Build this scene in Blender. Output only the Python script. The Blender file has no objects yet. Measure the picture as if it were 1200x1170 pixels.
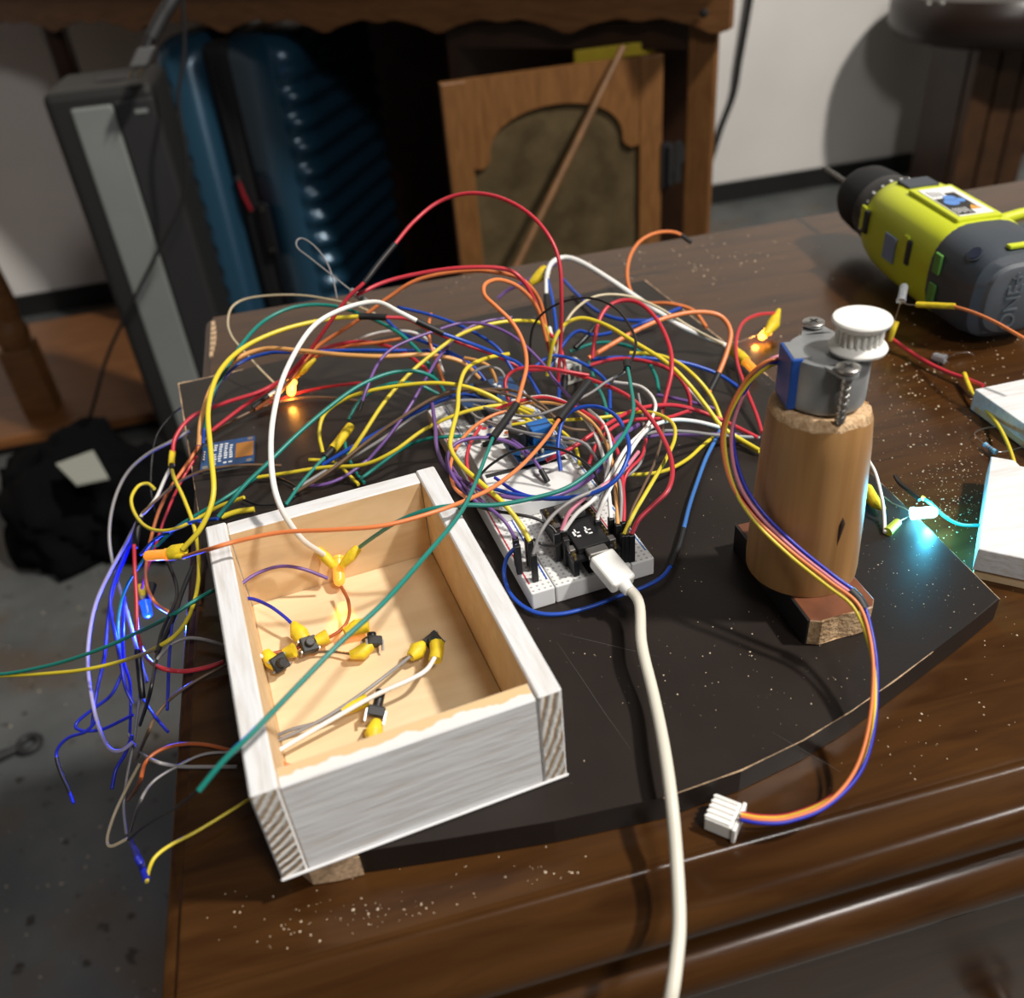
import bpy, bmesh, math, random
from mathutils import Vector, Matrix, noise
random.seed(7)
SC = bpy.context.scene
COL = SC.collection
# ------------------------------------------------------------------ camera
F, PITCH, ROLL, CAMZ, YAW = 1061.5, .6247, -.0948, .2673, .190
_s, _c = math.sin(YAW), math.cos(YAW)
def _w(x, y, z): return Vector((_c*x + _s*y, -_s*x + _c*y, z))
FWD = _w(0, math.cos(PITCH), -math.sin(PITCH)); RT0 = _w(1, 0, 0); DN0 = _w(0, -math.sin(PITCH), -math.cos(PITCH))
RT = RT0*math.cos(ROLL) - DN0*math.sin(ROLL); DN = RT0*math.sin(ROLL) + DN0*math.cos(ROLL)
CAM = Vector((0, 0, CAMZ))
cd = bpy.data.cameras.new('camera'); cam = bpy.data.objects.new('camera', cd); COL.objects.link(cam)
m = Matrix((RT, -DN, -FWD)).transposed().to_4x4(); m.translation = CAM
cam.matrix_world = m
cd.sensor_width = 36; cd.lens = F/1200*36; cd.clip_start = .01; cd.clip_end = 50
cd.dof.use_dof = True; cd.dof.focus_distance = .385; cd.dof.aperture_fstop = 9.5
SC.camera = cam
# ------------------------------------------------------------------ world, lamps, exposure
W = bpy.data.worlds.new('world'); SC.world = W; W.use_nodes = True
W.node_tree.nodes['Background'].inputs[0].default_value = (1, .90, .78, 1)
W.node_tree.nodes['Background'].inputs[1].default_value = .055
def lamp(name, loc, power, radius, color):
    l = bpy.data.lights.new(name, 'POINT'); l.energy = power; l.shadow_soft_size = radius; l.color = color
    o = bpy.data.objects.new(name, l); o.location = loc; COL.objects.link(o); return o
lamp('ceiling_lamp', (1.62, -.30, 2.45), 275, .095, (1, .945, .87))
lamp('fill_lamp', (.45, -.85, 1.45), 37, .16, (1, .965, .93))  # added fill behind the camera, brightens front faces; no lamp seen there
vs = SC.view_settings; vs.view_transform = 'Standard'; vs.look = 'None'; vs.gamma = 1; vs.use_curve_mapping = False
vs.exposure = .63
# ------------------------------------------------------------------ helpers
def ray(u, v): return FWD + RT*((u-600)/F) + DN*((v-585)/F)
def pz(u, v, z=0.):            # the place on the level z that lies at photo pixel u, v
    d = ray(u, v); return CAM + d*((z-CAMZ)/d.z)
def py(u, v, Y):
    d = ray(u, v); return CAM + d*(Y/d.y)
def depth(p): return (p-CAM).dot(FWD)

MATS = {}
def mat(name, col, rough=.5, metal=0., spec=.5, coat=0., bump=0., bscale=200., var=0., vscale=60., emit=None, estr=0., trans=0., stretch=None, sheen=0., col2=None, distort=0., alpha=1., coat_rough=.1):
    if name in MATS: return MATS[name]
    M = bpy.data.materials.new(name); M.use_nodes = True
    nt = M.node_tree; b = nt.nodes['Principled BSDF']; N = nt.nodes.new; L = nt.links.new
    c = (*col, 1)
    b.inputs['Base Color'].default_value = c
    b.inputs['Roughness'].default_value = rough; b.inputs['Metallic'].default_value = metal
    b.inputs['Specular IOR Level'].default_value = spec; b.inputs['Coat Weight'].default_value = coat
    b.inputs['Coat Roughness'].default_value = coat_rough
    b.inputs['Transmission Weight'].default_value = trans; b.inputs['Sheen Weight'].default_value = sheen
    b.inputs['Alpha'].default_value = alpha
    if emit: b.inputs['Emission Color'].default_value = (*emit, 1); b.inputs['Emission Strength'].default_value = estr
    if var or bump or col2:
        tc = N('ShaderNodeTexCoord'); mp = N('ShaderNodeMapping'); L(tc.outputs['Object'], mp.inputs[0])
        if stretch: mp.inputs['Scale'].default_value = stretch
    if var or col2:
        n = N('ShaderNodeTexNoise'); n.inputs['Scale'].default_value = vscale; n.inputs['Detail'].default_value = 6
        n.inputs['Distortion'].default_value = distort
        L(mp.outputs[0], n.inputs['Vector'])
        r = N('ShaderNodeValToRGB'); L(n.outputs[0], r.inputs[0])
        if col2: a, z = col, col2
        else: a = tuple(x*(1-var) for x in col); z = tuple(min(1, x*(1+var)) for x in col)
        r.color_ramp.elements[0].position = .33; r.color_ramp.elements[1].position = .67
        r.color_ramp.elements[0].color = (*a, 1); r.color_ramp.elements[1].color = (*z, 1)
        L(r.outputs[0], b.inputs['Base Color'])
    if bump:
        n2 = N('ShaderNodeTexNoise'); n2.inputs['Scale'].default_value = bscale; n2.inputs['Detail'].default_value = 5
        L(mp.outputs[0], n2.inputs['Vector'])
        bp = N('ShaderNodeBump'); bp.inputs['Strength'].default_value = bump; bp.inputs['Distance'].default_value = .001
        L(n2.outputs[0], bp.inputs['Height']); L(bp.outputs[0], b.inputs['Normal'])
    MATS[name] = M; return M

BASE = {}
def thing(name, label, cat, loc=(0, 0, 0), group=None, kind=None):
    o = bpy.data.objects.new(name, None); o.location = loc; o.empty_display_size = .01; COL.objects.link(o)
    BASE[o.name] = Vector(loc)
    return tag(o, label, cat, group, kind)
def tag(o, label=None, cat=None, group=None, kind=None):
    if label: o['label'] = label
    if cat: o['category'] = cat
    if group: o['group'] = group
    if kind: o['kind'] = kind
    return o
def link(name, me, material, parent=None, smooth=False, label=None):
    o = bpy.data.objects.new(name, me); COL.objects.link(o)
    ms = material if isinstance(material, (list, tuple)) else [material]
    if not me.materials:
        for x in ms: me.materials.append(x)
    if parent is not None:
        o.parent = parent
        o.matrix_parent_inverse = Matrix.Translation(-BASE.get(parent.name, Vector((0, 0, 0))))   # meshes are built in world coordinates
    if smooth:
        for p in me.polygons: p.use_smooth = True
    if label: o['label'] = label
    return o
def mesh(name, vs_, fs):
    me = bpy.data.meshes.new(name); me.from_pydata([tuple(v) for v in vs_], [], fs); me.update(); return me
def frombm(name, bm, smooth=False):
    bmesh.ops.recalc_face_normals(bm, faces=bm.faces)
    me = bpy.data.meshes.new(name); bm.to_mesh(me); bm.free()
    if smooth:
        for p in me.polygons: p.use_smooth = True
    return me
ID = Matrix.Identity(4)
def xf(loc=(0, 0, 0), rz=0., rx=0., ry=0.):
    return Matrix.Translation(loc) @ Matrix.Rotation(rz, 4, 'Z') @ Matrix.Rotation(ry, 4, 'Y') @ Matrix.Rotation(rx, 4, 'X')
def basis(o, ex, ey, ez):
    M = Matrix((ex, ey, ez)).transposed().to_4x4(); M.translation = o; return M
def bm_box(bm, lo, hi, M=ID, bev=0., seg=2):
    r = bmesh.ops.create_cube(bm, size=1)
    v = r['verts']
    for a in v:
        a.co = Vector([lo[i] + (a.co[i]+.5)*(hi[i]-lo[i]) for i in range(3)])
    if bev:
        es = list({e for a in v for e in a.link_edges})
        rr = bmesh.ops.bevel(bm, geom=es, offset=bev, segments=seg, affect='EDGES', profile=.5)
        v = list({q for f in rr['faces'] for q in f.verts} | {q for q in v if q.is_valid})
    for a in v: a.co = M @ a.co
def box(name, lo, hi, material, parent=None, M=ID, bev=0., seg=2, label=None):
    bm = bmesh.new(); bm_box(bm, lo, hi, M, bev, seg)
    return link(name, frombm(name, bm), material, parent, False, label)
def lathe_vf(prof, seg=24, M=ID, cap=True):
    vs_, fs = [], []
    for r, z in prof:
        for k in range(seg):
            a = 2*math.pi*k/seg; vs_.append(M @ Vector((r*math.cos(a), r*math.sin(a), z)))
    for i in range(len(prof)-1):
        for k in range(seg):
            k2 = (k+1) % seg
            fs.append((i*seg+k, i*seg+k2, (i+1)*seg+k2, (i+1)*seg+k))
    if cap:
        fs.append(tuple(range(seg-1, -1, -1))); n = (len(prof)-1)*seg; fs.append(tuple(n+k for k in range(seg)))
    return vs_, fs
def autosmooth(o, ang=40):
    me = o.data
    for p in me.polygons: p.use_smooth = True
    bm = bmesh.new(); bm.from_mesh(me)
    for e in bm.edges:
        if len(e.link_faces) == 2 and e.calc_face_angle(0) > math.radians(ang): e.smooth = False
    bm.to_mesh(me); bm.free()
def lathe(name, prof, material, parent=None, M=ID, seg=24, label=None):
    o = link(name, mesh(name, *lathe_vf(prof, seg, M)), material, parent, True, label); autosmooth(o); return o
def prism(name, poly, z0, z1, material, parent=None, M=ID, bev=0., label=None):
    bm = bmesh.new()
    a = [bm.verts.new((x, y, z0)) for x, y in poly]; b = [bm.verts.new((x, y, z1)) for x, y in poly]
    n = len(poly); bm.faces.new(a[::-1]); bm.faces.new(b)
    for i in range(n): bm.faces.new((a[i], a[(i+1) % n], b[(i+1) % n], b[i]))
    if bev:
        bmesh.ops.bevel(bm, geom=[e for e in bm.edges if abs(e.verts[0].co.z-e.verts[1].co.z) < 1e-7], offset=bev, segments=2, affect='EDGES', profile=.5)
    for v in bm.verts: v.co = M @ v.co
    return link(name, frombm(name, bm), material, parent, False, label)
def catmull(P, n=8):
    out = []
    Q = [P[0]*2-P[1]] + list(P) + [P[-1]*2-P[-2]]
    for i in range(1, len(Q)-2):
        p0, p1, p2, p3 = Q[i-1], Q[i], Q[i+1], Q[i+2]
        for k in range(n):
            t = k/n; t2 = t*t; t3 = t2*t
            out.append(.5*((2*p1) + (p2-p0)*t + (2*p0-5*p1+4*p2-p3)*t2 + (3*p1-p0-3*p2+p3)*t3))
    out.append(Q[-2]); return out
def tube_vf(pts, r, seg=8, base=0):
    n = len(pts); vs_, fs = [], []
    rr = r if isinstance(r, (list, tuple)) else [r]*n
    t0 = (pts[1]-pts[0]).normalized()
    up = Vector((0, 0, 1)) if abs(t0.z) < .9 else Vector((1, 0, 0))
    nx = t0.cross(up).normalized()
    for i in range(n):
        t = (pts[min(i+1, n-1)]-pts[max(i-1, 0)])
        if t.length < 1e-9: t = t0
        t = t.normalized()
        nx = (nx - t*nx.dot(t)); nx = nx.normalized() if nx.length > 1e-6 else t.orthogonal().normalized()
        ny = t.cross(nx)
        for k in range(seg):
            a = 2*math.pi*k/seg
            vs_.append(pts[i] + (nx*math.cos(a)+ny*math.sin(a))*rr[i])
    for i in range(n-1):
        for k in range(seg):
            k2 = (k+1) % seg
            fs.append((base+i*seg+k, base+i*seg+k2, base+(i+1)*seg+k2, base+(i+1)*seg+k))
    fs.append(tuple(base+k for k in range(seg-1, -1, -1))); fs.append(tuple(base+(n-1)*seg+k for k in range(seg)))
    return vs_, fs
def tube(name, pts, r, material, parent=None, seg=8, label=None):
    o = link(name, mesh(name, *tube_vf(pts, r, seg)), material, parent, True, label); autosmooth(o, 60); return o
def V(*a): return Vector(a)

# ------------------------------------------------------------------ materials
M_wall = mat('wall_paint', (.76, .74, .71), .75, var=.05, vscale=3, bump=.1, bscale=40)
M_baseb = mat('rubber_baseboard', (.012, .012, .012), .5)
M_floor = mat('painted_concrete', (.075, .082, .085), .55, col2=(.125, .13, .125), vscale=7, bump=.3, bscale=60)
def stain_floor(M):
    nt = M.node_tree; b = nt.nodes['Principled BSDF']; N = nt.nodes.new; L = nt.links.new
    src = b.inputs['Base Color'].links[0].from_socket
    tc = N('ShaderNodeTexCoord'); n = N('ShaderNodeTexNoise'); n.inputs['Scale'].default_value = 5.5; n.inputs['Detail'].default_value = 8; L(tc.outputs['Object'], n.inputs[0])
    r = N('ShaderNodeValToRGB'); L(n.outputs[0], r.inputs[0]); r.color_ramp.elements[0].position = .50; r.color_ramp.elements[1].position = .72
    mx = N('ShaderNodeMix'); mx.data_type = 'RGBA'; L(r.outputs[0], mx.inputs[0]); L(src, mx.inputs[6]); mx.inputs[7].default_value = (.10, .070, .045, 1)
    v = N('ShaderNodeTexNoise'); v.inputs['Scale'].default_value = 42; v.inputs['Detail'].default_value = 2; L(tc.outputs['Object'], v.inputs[0])
    r2 = N('ShaderNodeValToRGB'); L(v.outputs[0], r2.inputs[0]); r2.color_ramp.elements[0].position = .66; r2.color_ramp.elements[1].position = .72
    m2 = N('ShaderNodeMix'); m2.data_type = 'RGBA'; L(r2.outputs[0], m2.inputs[0]); L(mx.outputs[2], m2.inputs[6]); m2.inputs[7].default_value = (.030, .024, .018, 1)
    L(m2.outputs[2], b.inputs['Base Color'])
stain_floor(M_floor)
M_desk = mat('dark_stained_wood', (.034, .0128, .0034), .26, var=.0, col2=(.064, .0262, .0068), vscale=14, stretch=(1, 7, 7), spec=.2, coat=.22, coat_rough=.16, distort=.8, bump=.06, bscale=120)
M_board = mat('black_brown_laminate', (.019, .0145, .0125), .38, var=.10, vscale=40, bump=.05, bscale=900, spec=.22)
M_chip = mat('raw_particle_board', (.52, .36, .22), .9, var=.3, vscale=600)
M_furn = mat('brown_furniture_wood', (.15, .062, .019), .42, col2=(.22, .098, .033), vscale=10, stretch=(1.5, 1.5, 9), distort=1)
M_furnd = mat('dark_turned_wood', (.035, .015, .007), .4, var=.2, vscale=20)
M_door = mat('orange_brown_wood', (.15, .062, .017), .45, col2=(.215, .096, .029), vscale=12, stretch=(9, 9, 1.5), distort=1)
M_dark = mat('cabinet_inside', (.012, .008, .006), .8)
M_glass = mat('amber_pebbled_glass', (.085, .062, .032), .2, bump=1., bscale=26, var=.3, vscale=22)
M_suit = mat('blue_suitcase_shell', (.016, .062, .108), .26, metal=.25, bump=.05, bscale=900, spec=.6)
M_blk = mat('black_plastic', (.010, .010, .011), .45)
M_blkm = mat('black_matte', (.007, .007, .008), .8)
M_cloth = mat('black_cloth', (.0035, .0035, .004), .95, spec=.1, bump=.5, bscale=90)
M_silver = mat('silver_grey_panel', (.21, .225, .215), .5, var=.06, vscale=10)
M_dkgrey = mat('dark_grey_plastic', (.022, .022, .023), .55)
M_metal = mat('zinc_metal', (.42, .41, .39), .35, metal=1.)
M_brass = mat('brass_prong', (.55, .40, .18), .3, metal=1.)
M_white = mat('white_plastic', (.80, .79, .76), .4)
M_cable = mat('cream_cable_sheath', (.66, .63, .54), .45)
M_bbw = mat('white_abs', (.74, .74, .73), .45)
M_wood = mat('pale_pine', (.66, .47, .26), .6, col2=(.75, .57, .35), vscale=14, stretch=(2, 10, 10), distort=.6)
M_ply = mat('pale_plywood', (.69, .51, .30), .6, col2=(.77, .60, .38), vscale=9, stretch=(2, 9, 9), distort=.7)
M_peg = mat('dowel_wood', (.29, .145, .046), .5, col2=(.41, .22, .080), vscale=26, stretch=(6, 6, .35), distort=.4)
M_pegend = mat('sawn_end_grain', (.42, .26, .13), .9, col2=(.66, .46, .27), vscale=420, bump=.9, bscale=700)
M_brownp = mat('red_brown_veneer', (.16, .055, .025), .4, var=.25, vscale=70)
M_grey = mat('motor_grey_metal', (.27, .28, .285), .38, metal=.35, var=.06, vscale=90)
M_bluep = mat('blue_motor_cap', (.012, .065, .30), .35)
M_pulley = mat('ivory_white_nylon', (.82, .81, .77), .45)
M_green = mat('lime_green_plastic', (.56, .62, .022), .42, bump=.04, bscale=900)
M_dgrey = mat('charcoal_plastic', (.045, .055, .070), .5, bump=.1, bscale=900)
M_pcb = mat('blue_circuit_board', (.012, .060, .17), .35, var=.15, vscale=300)
M_pcbb = mat('black_circuit_board', (.010, .010, .011), .3)
M_silk = mat('white_print', (.75, .76, .75), .6)
M_gold = mat('gold_pin', (.65, .45, .16), .3, metal=1.)
M_flex = mat('orange_flex_film', (.36, .15, .025), .35)
M_tape = mat('yellow_tape', (.72, .53, .02), .5, var=.15, vscale=250, bump=.3, bscale=500)
M_lead = mat('tinned_wire', (.55, .54, .52), .3, metal=1.)
M_clear = mat('clear_led_resin', (.75, .80, .85), .12, trans=.75)
def paint_mats(axis):
    """brushed white paint over pine"""
    M = bpy.data.materials.new('brushed_white_paint'); M.use_nodes = True; nt = M.node_tree; b = nt.nodes['Principled BSDF']
    N = nt.nodes.new; L = nt.links.new
    tc = N('ShaderNodeTexCoord'); mp = N('ShaderNodeMapping'); mp.inputs['Scale'].default_value = axis; L(tc.outputs['Object'], mp.inputs[0])
    n = N('ShaderNodeTexNoise'); n.inputs['Scale'].default_value = 45; n.inputs['Detail'].default_value = 7; L(mp.outputs[0], n.inputs[0])
    r = N('ShaderNodeValToRGB'); L(n.outputs[0], r.inputs[0])
    e = r.color_ramp.elements; e[0].position = .30; e[0].color = (.60, .58, .56, 1); e[1].position = .55; e[1].color = (.69, .70, .715, 1)
    L(r.outputs[0], b.inputs['Base Color']); b.inputs['Roughness'].default_value = .6
    bp = N('ShaderNodeBump'); bp.inputs['Strength'].default_value = .5; bp.inputs['Distance'].default_value = .0006; L(n.outputs[0], bp.inputs['Height']); L(bp.outputs[0], b.inputs['Normal'])
    MATS[M.name] = M
    # end grain: curved growth rings showing through the paint
    E = bpy.data.materials.new('painted_end_grain'); E.use_nodes = True; nt = E.node_tree; b = nt.nodes['Principled BSDF']; N = nt.nodes.new; L = nt.links.new
    tc = N('ShaderNodeTexCoord'); mp = N('ShaderNodeMapping'); mp.inputs['Location'].default_value = (.03, 0, -.06); L(tc.outputs['Object'], mp.inputs[0])
    w = N('ShaderNodeTexWave'); w.wave_type = 'RINGS'; w.rings_direction = 'Y'; w.inputs['Scale'].default_value = 105; w.inputs['Distortion'].default_value = 1.5; w.inputs['Detail'].default_value = 3; w.inputs['Detail Scale'].default_value = 2
    L(mp.outputs[0], w.inputs[0])
    r = N('ShaderNodeValToRGB'); L(w.outputs[0], r.inputs[0]); e = r.color_ramp.elements
    e[0].position = .08; e[0].color = (.36, .24, .13, 1); e[1].position = .36; e[1].color = (.72, .70, .66, 1)
    L(r.outputs[0], b.inputs['Base Color']); b.inputs['Roughness'].default_value = .8
    bp = N('ShaderNodeBump'); bp.inputs['Strength'].default_value = .8; bp.inputs['Distance'].default_value = .001; L(w.outputs[0], bp.inputs['Height']); L(bp.outputs[0], b.inputs['Normal'])
    return M, E
M_paint, M_endg = paint_mats((1, 9, 9)); M_paint_y, _e = paint_mats((9, 1, 9))
def edge_paint():
    """front rim: paint ragged over the outer half, bare pine on the inner half (object y)"""
    M = bpy.data.materials.new('half_painted_rim'); M.use_nodes = True; nt = M.node_tree; b = nt.nodes['Principled BSDF']; N = nt.nodes.new; L = nt.links.new
    tc = N('ShaderNodeTexCoord'); sx = N('ShaderNodeSeparateXYZ'); L(tc.outputs['Object'], sx.inputs[0])
    n = N('ShaderNodeTexNoise'); n.inputs['Scale'].default_value = 110; n.inputs['Detail'].default_value = 5; L(tc.outputs['Object'], n.inputs[0])
    ma = N('ShaderNodeMath'); ma.operation = 'MULTIPLY_ADD'; ma.inputs[1].default_value = .010; ma.inputs[2].default_value = -.0050; L(n.outputs[0], ma.inputs[0])
    ad = N('ShaderNodeMath'); L(sx.outputs[1], ad.inputs[0]); L(ma.outputs[0], ad.inputs[1])
    lt = N('ShaderNodeMath'); lt.operation = 'LESS_THAN'; lt.inputs[1].default_value = .0038; L(ad.outputs[0], lt.inputs[0])
    mx = N('ShaderNodeMix'); mx.data_type = 'RGBA'; L(lt.outputs[0], mx.inputs[0]); mx.inputs[6].default_value = (.70, .49, .26, 1); mx.inputs[7].default_value = (.74, .73, .71, 1)
    L(mx.outputs[2], b.inputs['Base Color']); b.inputs['Roughness'].default_value = .6
    return M
M_rim = edge_paint()
def breadboard_mat():
    """rows of tiny dark square contact holes at 2.54 mm pitch, only on the upper face"""
    M = bpy.data.materials.new('breadboard_holes'); M.use_nodes = True; nt = M.node_tree; b = nt.nodes['Principled BSDF']; N = nt.nodes.new; L = nt.links.new
    tc = N('ShaderNodeTexCoord'); sx = N('ShaderNodeSeparateXYZ'); L(tc.outputs['Object'], sx.inputs[0])
    outs = []
    for ax in (0, 1):
        d = N('ShaderNodeMath'); d.operation = 'DIVIDE'; d.inputs[1].default_value = .00254; L(sx.outputs[ax], d.inputs[0])
        f = N('ShaderNodeMath'); f.operation = 'FRACT'; L(d.outputs[0], f.inputs[0])
        s_ = N('ShaderNodeMath'); s_.operation = 'SUBTRACT'; s_.inputs[1].default_value = .5; L(f.outputs[0], s_.inputs[0])
        a = N('ShaderNodeMath'); a.operation = 'ABSOLUTE'; L(s_.outputs[0], a.inputs[0])
        l = N('ShaderNodeMath'); l.operation = 'LESS_THAN'; l.inputs[1].default_value = .2; L(a.outputs[0], l.inputs[0]); outs.append(l)
    g = N('ShaderNodeMath'); g.operation = 'GREATER_THAN'; g.inputs[1].default_value = .00895; L(sx.outputs[2], g.inputs[0])
    m1 = N('ShaderNodeMath'); m1.operation = 'MULTIPLY'; L(outs[0].outputs[0], m1.inputs[0]); L(outs[1].outputs[0], m1.inputs[1])
    m2 = N('ShaderNodeMath'); m2.operation = 'MULTIPLY'; L(m1.outputs[0], m2.inputs[0]); L(g.outputs[0], m2.inputs[1])
    mx = N('ShaderNodeMix'); mx.data_type = 'RGBA'; L(m2.outputs[0], mx.inputs[0]); mx.inputs[6].default_value = (.74, .74, .73, 1); mx.inputs[7].default_value = (.40, .40, .39, 1)
    L(mx.outputs[2], b.inputs['Base Color']); b.inputs['Roughness'].default_value = .45
    return M
M_holes = breadboard_mat()
WC = {'red': (.52, .032, .050), 'orange': (.72, .21, .065), 'peach': (.72, .36, .12), 'yellow': (.70, .56, .035), 'teal': (.010, .20, .165), 'blue': (.012, .065, .40), 'purple': (.15, .075, .26),
      'white': (.78, .77, .74), 'grey': (.25, .24, .24), 'black': (.010, .010, .011), 'brown': (.14, .085, .05), 'cream': (.55, .46, .30), 'pink': (.62, .22, .30), 'lavender': (.36, .33, .55), 'light blue': (.05, .18, .52), 'deep blue': (.015, .025, .42), 'rust': (.36, .085, .022)}
def wm(c): return mat('insulation_' + c.replace(' ', '_'), WC[c], .38)
M_sleeve = mat('black_heat_shrink', (.009, .009, .010), .55)

# ================================================================== the setting
FZ = -.72; WY = 2.70
o = box('floor', (-2.6, -1.2, FZ-.05), (3.6, WY, FZ), M_floor); tag(o, kind='structure')
o = box('wall_back', (-2.6, WY, FZ), (3.6, WY+.1, 1.9), M_wall); tag(o, kind='structure')
o = box('baseboard_back', (-2.6, WY-.012, FZ), (3.6, WY, FZ+.06), M_baseb); tag(o, kind='structure')

# ================================================================== desk
DX0, DX1, DYF, DYB = -.084, .95, .157, .664
desk = thing('desk', 'dark glossy brown wooden desk with moulded front edge, dusted with sawdust', 'desk', (.4, .4, FZ))
prof = [(0, 0), (.0015, -.0003), (.0022, -.0016), (.0040, -.0024), (.0090, -.0028), (.0140, -.0042), (.0178, -.0072), (.0200, -.0115), (.0202, -.0160), (.0180, -.0200), (.0125, -.0225), (.0095, -.0260)]
prof2 = [(.0095, -.0260), (.0090, -.0290), (.0150, -.0298), (.0205, -.0325), (.0240, -.0370), (.0250, -.0425), (.0235, -.0480), (.0190, -.0525), (.0120, -.0550), (.0060, -.0570)]
def swept(name, pr, material, parent):
    vs_, fs = [], []
    n = len(pr)
    for (x, y, kx, ky) in ((DX1, DYF, 0, -1), (DX0, DYF, -.42, -1), (DX0, DYB, -.42, 0)):
        for d, z in pr: vs_.append((x + kx*d, y + ky*d, z))
    for s_ in range(2):
        for i in range(n-1):
            fs.append((s_*n+i, s_*n+i+1, (s_+1)*n+i+1, (s_+1)*n+i))
    o = link(name, mesh(name, vs_, fs), material, parent, True); autosmooth(o, 50); return o
box('desk_top', (DX0, DYF, -.026), (DX1, DYB, 0), M_desk, desk)
swept('edge_moulding', prof, M_desk, desk)
swept('lower_moulding', prof2, M_desk, desk)
box('desk_body', (DX0, DYF-.005, FZ), (DX1, DYB-.01, -.0262), M_desk, desk)
dr = box('drawer_front', (DX0+.10, DYF-.011, -.30), (.56, DYF-.0049, -.058), M_desk, desk, bev=.003)
lathe('drawer_knob', [(.004, 0), (.005, .008), (.011, .014), (.013, .02), (.009, .026), (.001, .028)], M_metal, dr, M=xf((.24, DYF-.011, -.19), rx=math.pi/2), seg=16)
# chipped corner at the back left of the desk top
bm = bmesh.new()
for k in range(7):
    y = .60 + k*.0085; w_ = .0012 + .0016*math.sin(k*.5)
    bm_box(bm, (DX0-.0012, y-.005, -.010-.002*(k % 3)), (DX0+w_, y+.005, .0006), ID)
link('chipped_edge', frombm('chipped_edge', bm), M_chip, desk)

# ================================================================== black board with the curved front
BT = .012
pts_front = [(-.0400, .1815), (-.022, .1785), (.001, .1755), (.0367, .1715), (.0733, .1695), (.1018, .172), (.127, .177), (.1492, .1835), (.170, .191), (.192, .1995), (.2125, .2075), (.2327, .2160)]
outline = pts_front + [(.2337, .2630), (.2335, .413), (.2190, .5706), (.06, .556), (-.0997, .5379), (-.090, .455), (-.079, .36), (-.064, .27), (-.050, .200)]
bd = thing('laminate_board', 'thin black-brown laminate board with curved front edge lying on the desk', 'board', (.07, .37, 0))
prism('panel', outline, .0004, BT, M_board, bd, bev=.0006)
def edge_strip(name, pts, z, r, jit=.0):
    P = [V(x, y, z) for x, y in pts]; Q = []
    for i in range(len(P)-1):
        n = max(2, int((P[i+1]-P[i]).length/.004))
        for k in range(n): Q.append(P[i].lerp(P[i+1], k/n))
    Q.append(P[-1])
    rr = [r*(.35+random.random()) for _ in Q]
    return link(name, mesh(name, *tube_vf(Q, rr, 5)), M_chip, bd)
edge_strip('worn_edge', [(.2327, .2160), (.2337, .2630), (.2335, .413)], BT-.0003, .00030)
edge_strip('worn_edge', [(.2335, .413), (.2190, .5706)], BT-.0002, .00055)
edge_strip('worn_edge', [(-.06, .5418), (-.0997, .5379), (-.090, .455), (-.082, .386)], BT-.0003, .00055)
edge_strip('worn_edge', [(.0733, .1695), (.1018, .172), (.127, .177), (.1492, .1835), (.170, .191), (.192, .1995)], BT-.0003, .00028)
# broken corner under the wooden box: raw particle board
prism('broken_corner', [(-.0455, .1835), (-.0425, .1795), (-.0345, .1785), (-.0260, .1782), (-.0270, .1815), (-.0385, .188)], .0006, BT-.0015, M_chip, bd)
for (a_, b__) in (((652, 752), (738, 878)), ((655, 742), (772, 770)), ((905, 858), (985, 905)), ((560, 700), (600, 770))):
    P_ = [pz(a_[0]+(b__[0]-a_[0])*k/6+random.uniform(-.6, .6), a_[1]+(b__[1]-a_[1])*k/6, BT+.00002) for k in range(7)]
    link('scratch', mesh('scratch', *tube_vf(P_, [.00003+.00005*math.sin(math.pi*k/6) for k in range(7)], 4)), mat('scratch_grey', (.10, .095, .09), .6), bd)

# ================================================================== background furniture
# --- long table with scalloped apron, running from the right foreground to the far left
T0 = V(.622, 1.345, 0); TE = V(-.75, .66, 0).normalized(); TN = V(-TE.y, TE.x, 0)*-1   # TN points away from the camera
if TN.y < 0: TN = -TN
def tp(t, n, z): return V(T0.x + TE.x*t + TN.x*n, T0.y + TE.y*t + TN.y*n, z)
TM = basis(T0, TE, TN, V(0, 0, 1))
tab = thing('scalloped_table', 'brown wooden cabinet table with scalloped apron and a hanging arched door', 'cabinet', (T0.x, T0.y, FZ))
poly = [(-.02, .135)]
L_ = 1.75
for k in range(121):
    t = -.02 + L_*k/120
    ph = (t % .235)/.235
    z = .030 + .016*(.5-.5*math.cos(2*math.pi*ph)) - .008*max(0, math.cos(4*math.pi*ph))
    poly.append((t, z))
poly.append((L_-.02, .135))
AM = basis(T0, TE, V(0, 0, 1), -TN)
prism('scalloped_apron', poly[::-1], -.02, .0, M_furn, tab, M=AM)
box('table_top', (-.05, -.08, .135), (L_, .60, .16), M_furn, tab, M=TM, bev=.006)
box('corner_post', (.004, .022, FZ), (.048, .038, .135), M_door, tab, M=TM, bev=.003)
lathe('bolt_head', [(.006, 0), (.006, .004), (.003, .006)], M_blkm, tab, M=TM @ xf((.012, -.02, .052), rx=math.pi/2), seg=12)
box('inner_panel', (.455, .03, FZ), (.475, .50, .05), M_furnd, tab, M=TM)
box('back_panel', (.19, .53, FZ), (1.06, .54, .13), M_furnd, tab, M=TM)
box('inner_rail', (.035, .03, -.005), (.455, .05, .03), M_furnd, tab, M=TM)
box('inner_shelf', (.19, .015, -.30), (.455, .53, -.285), M_dark, tab, M=TM)
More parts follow.
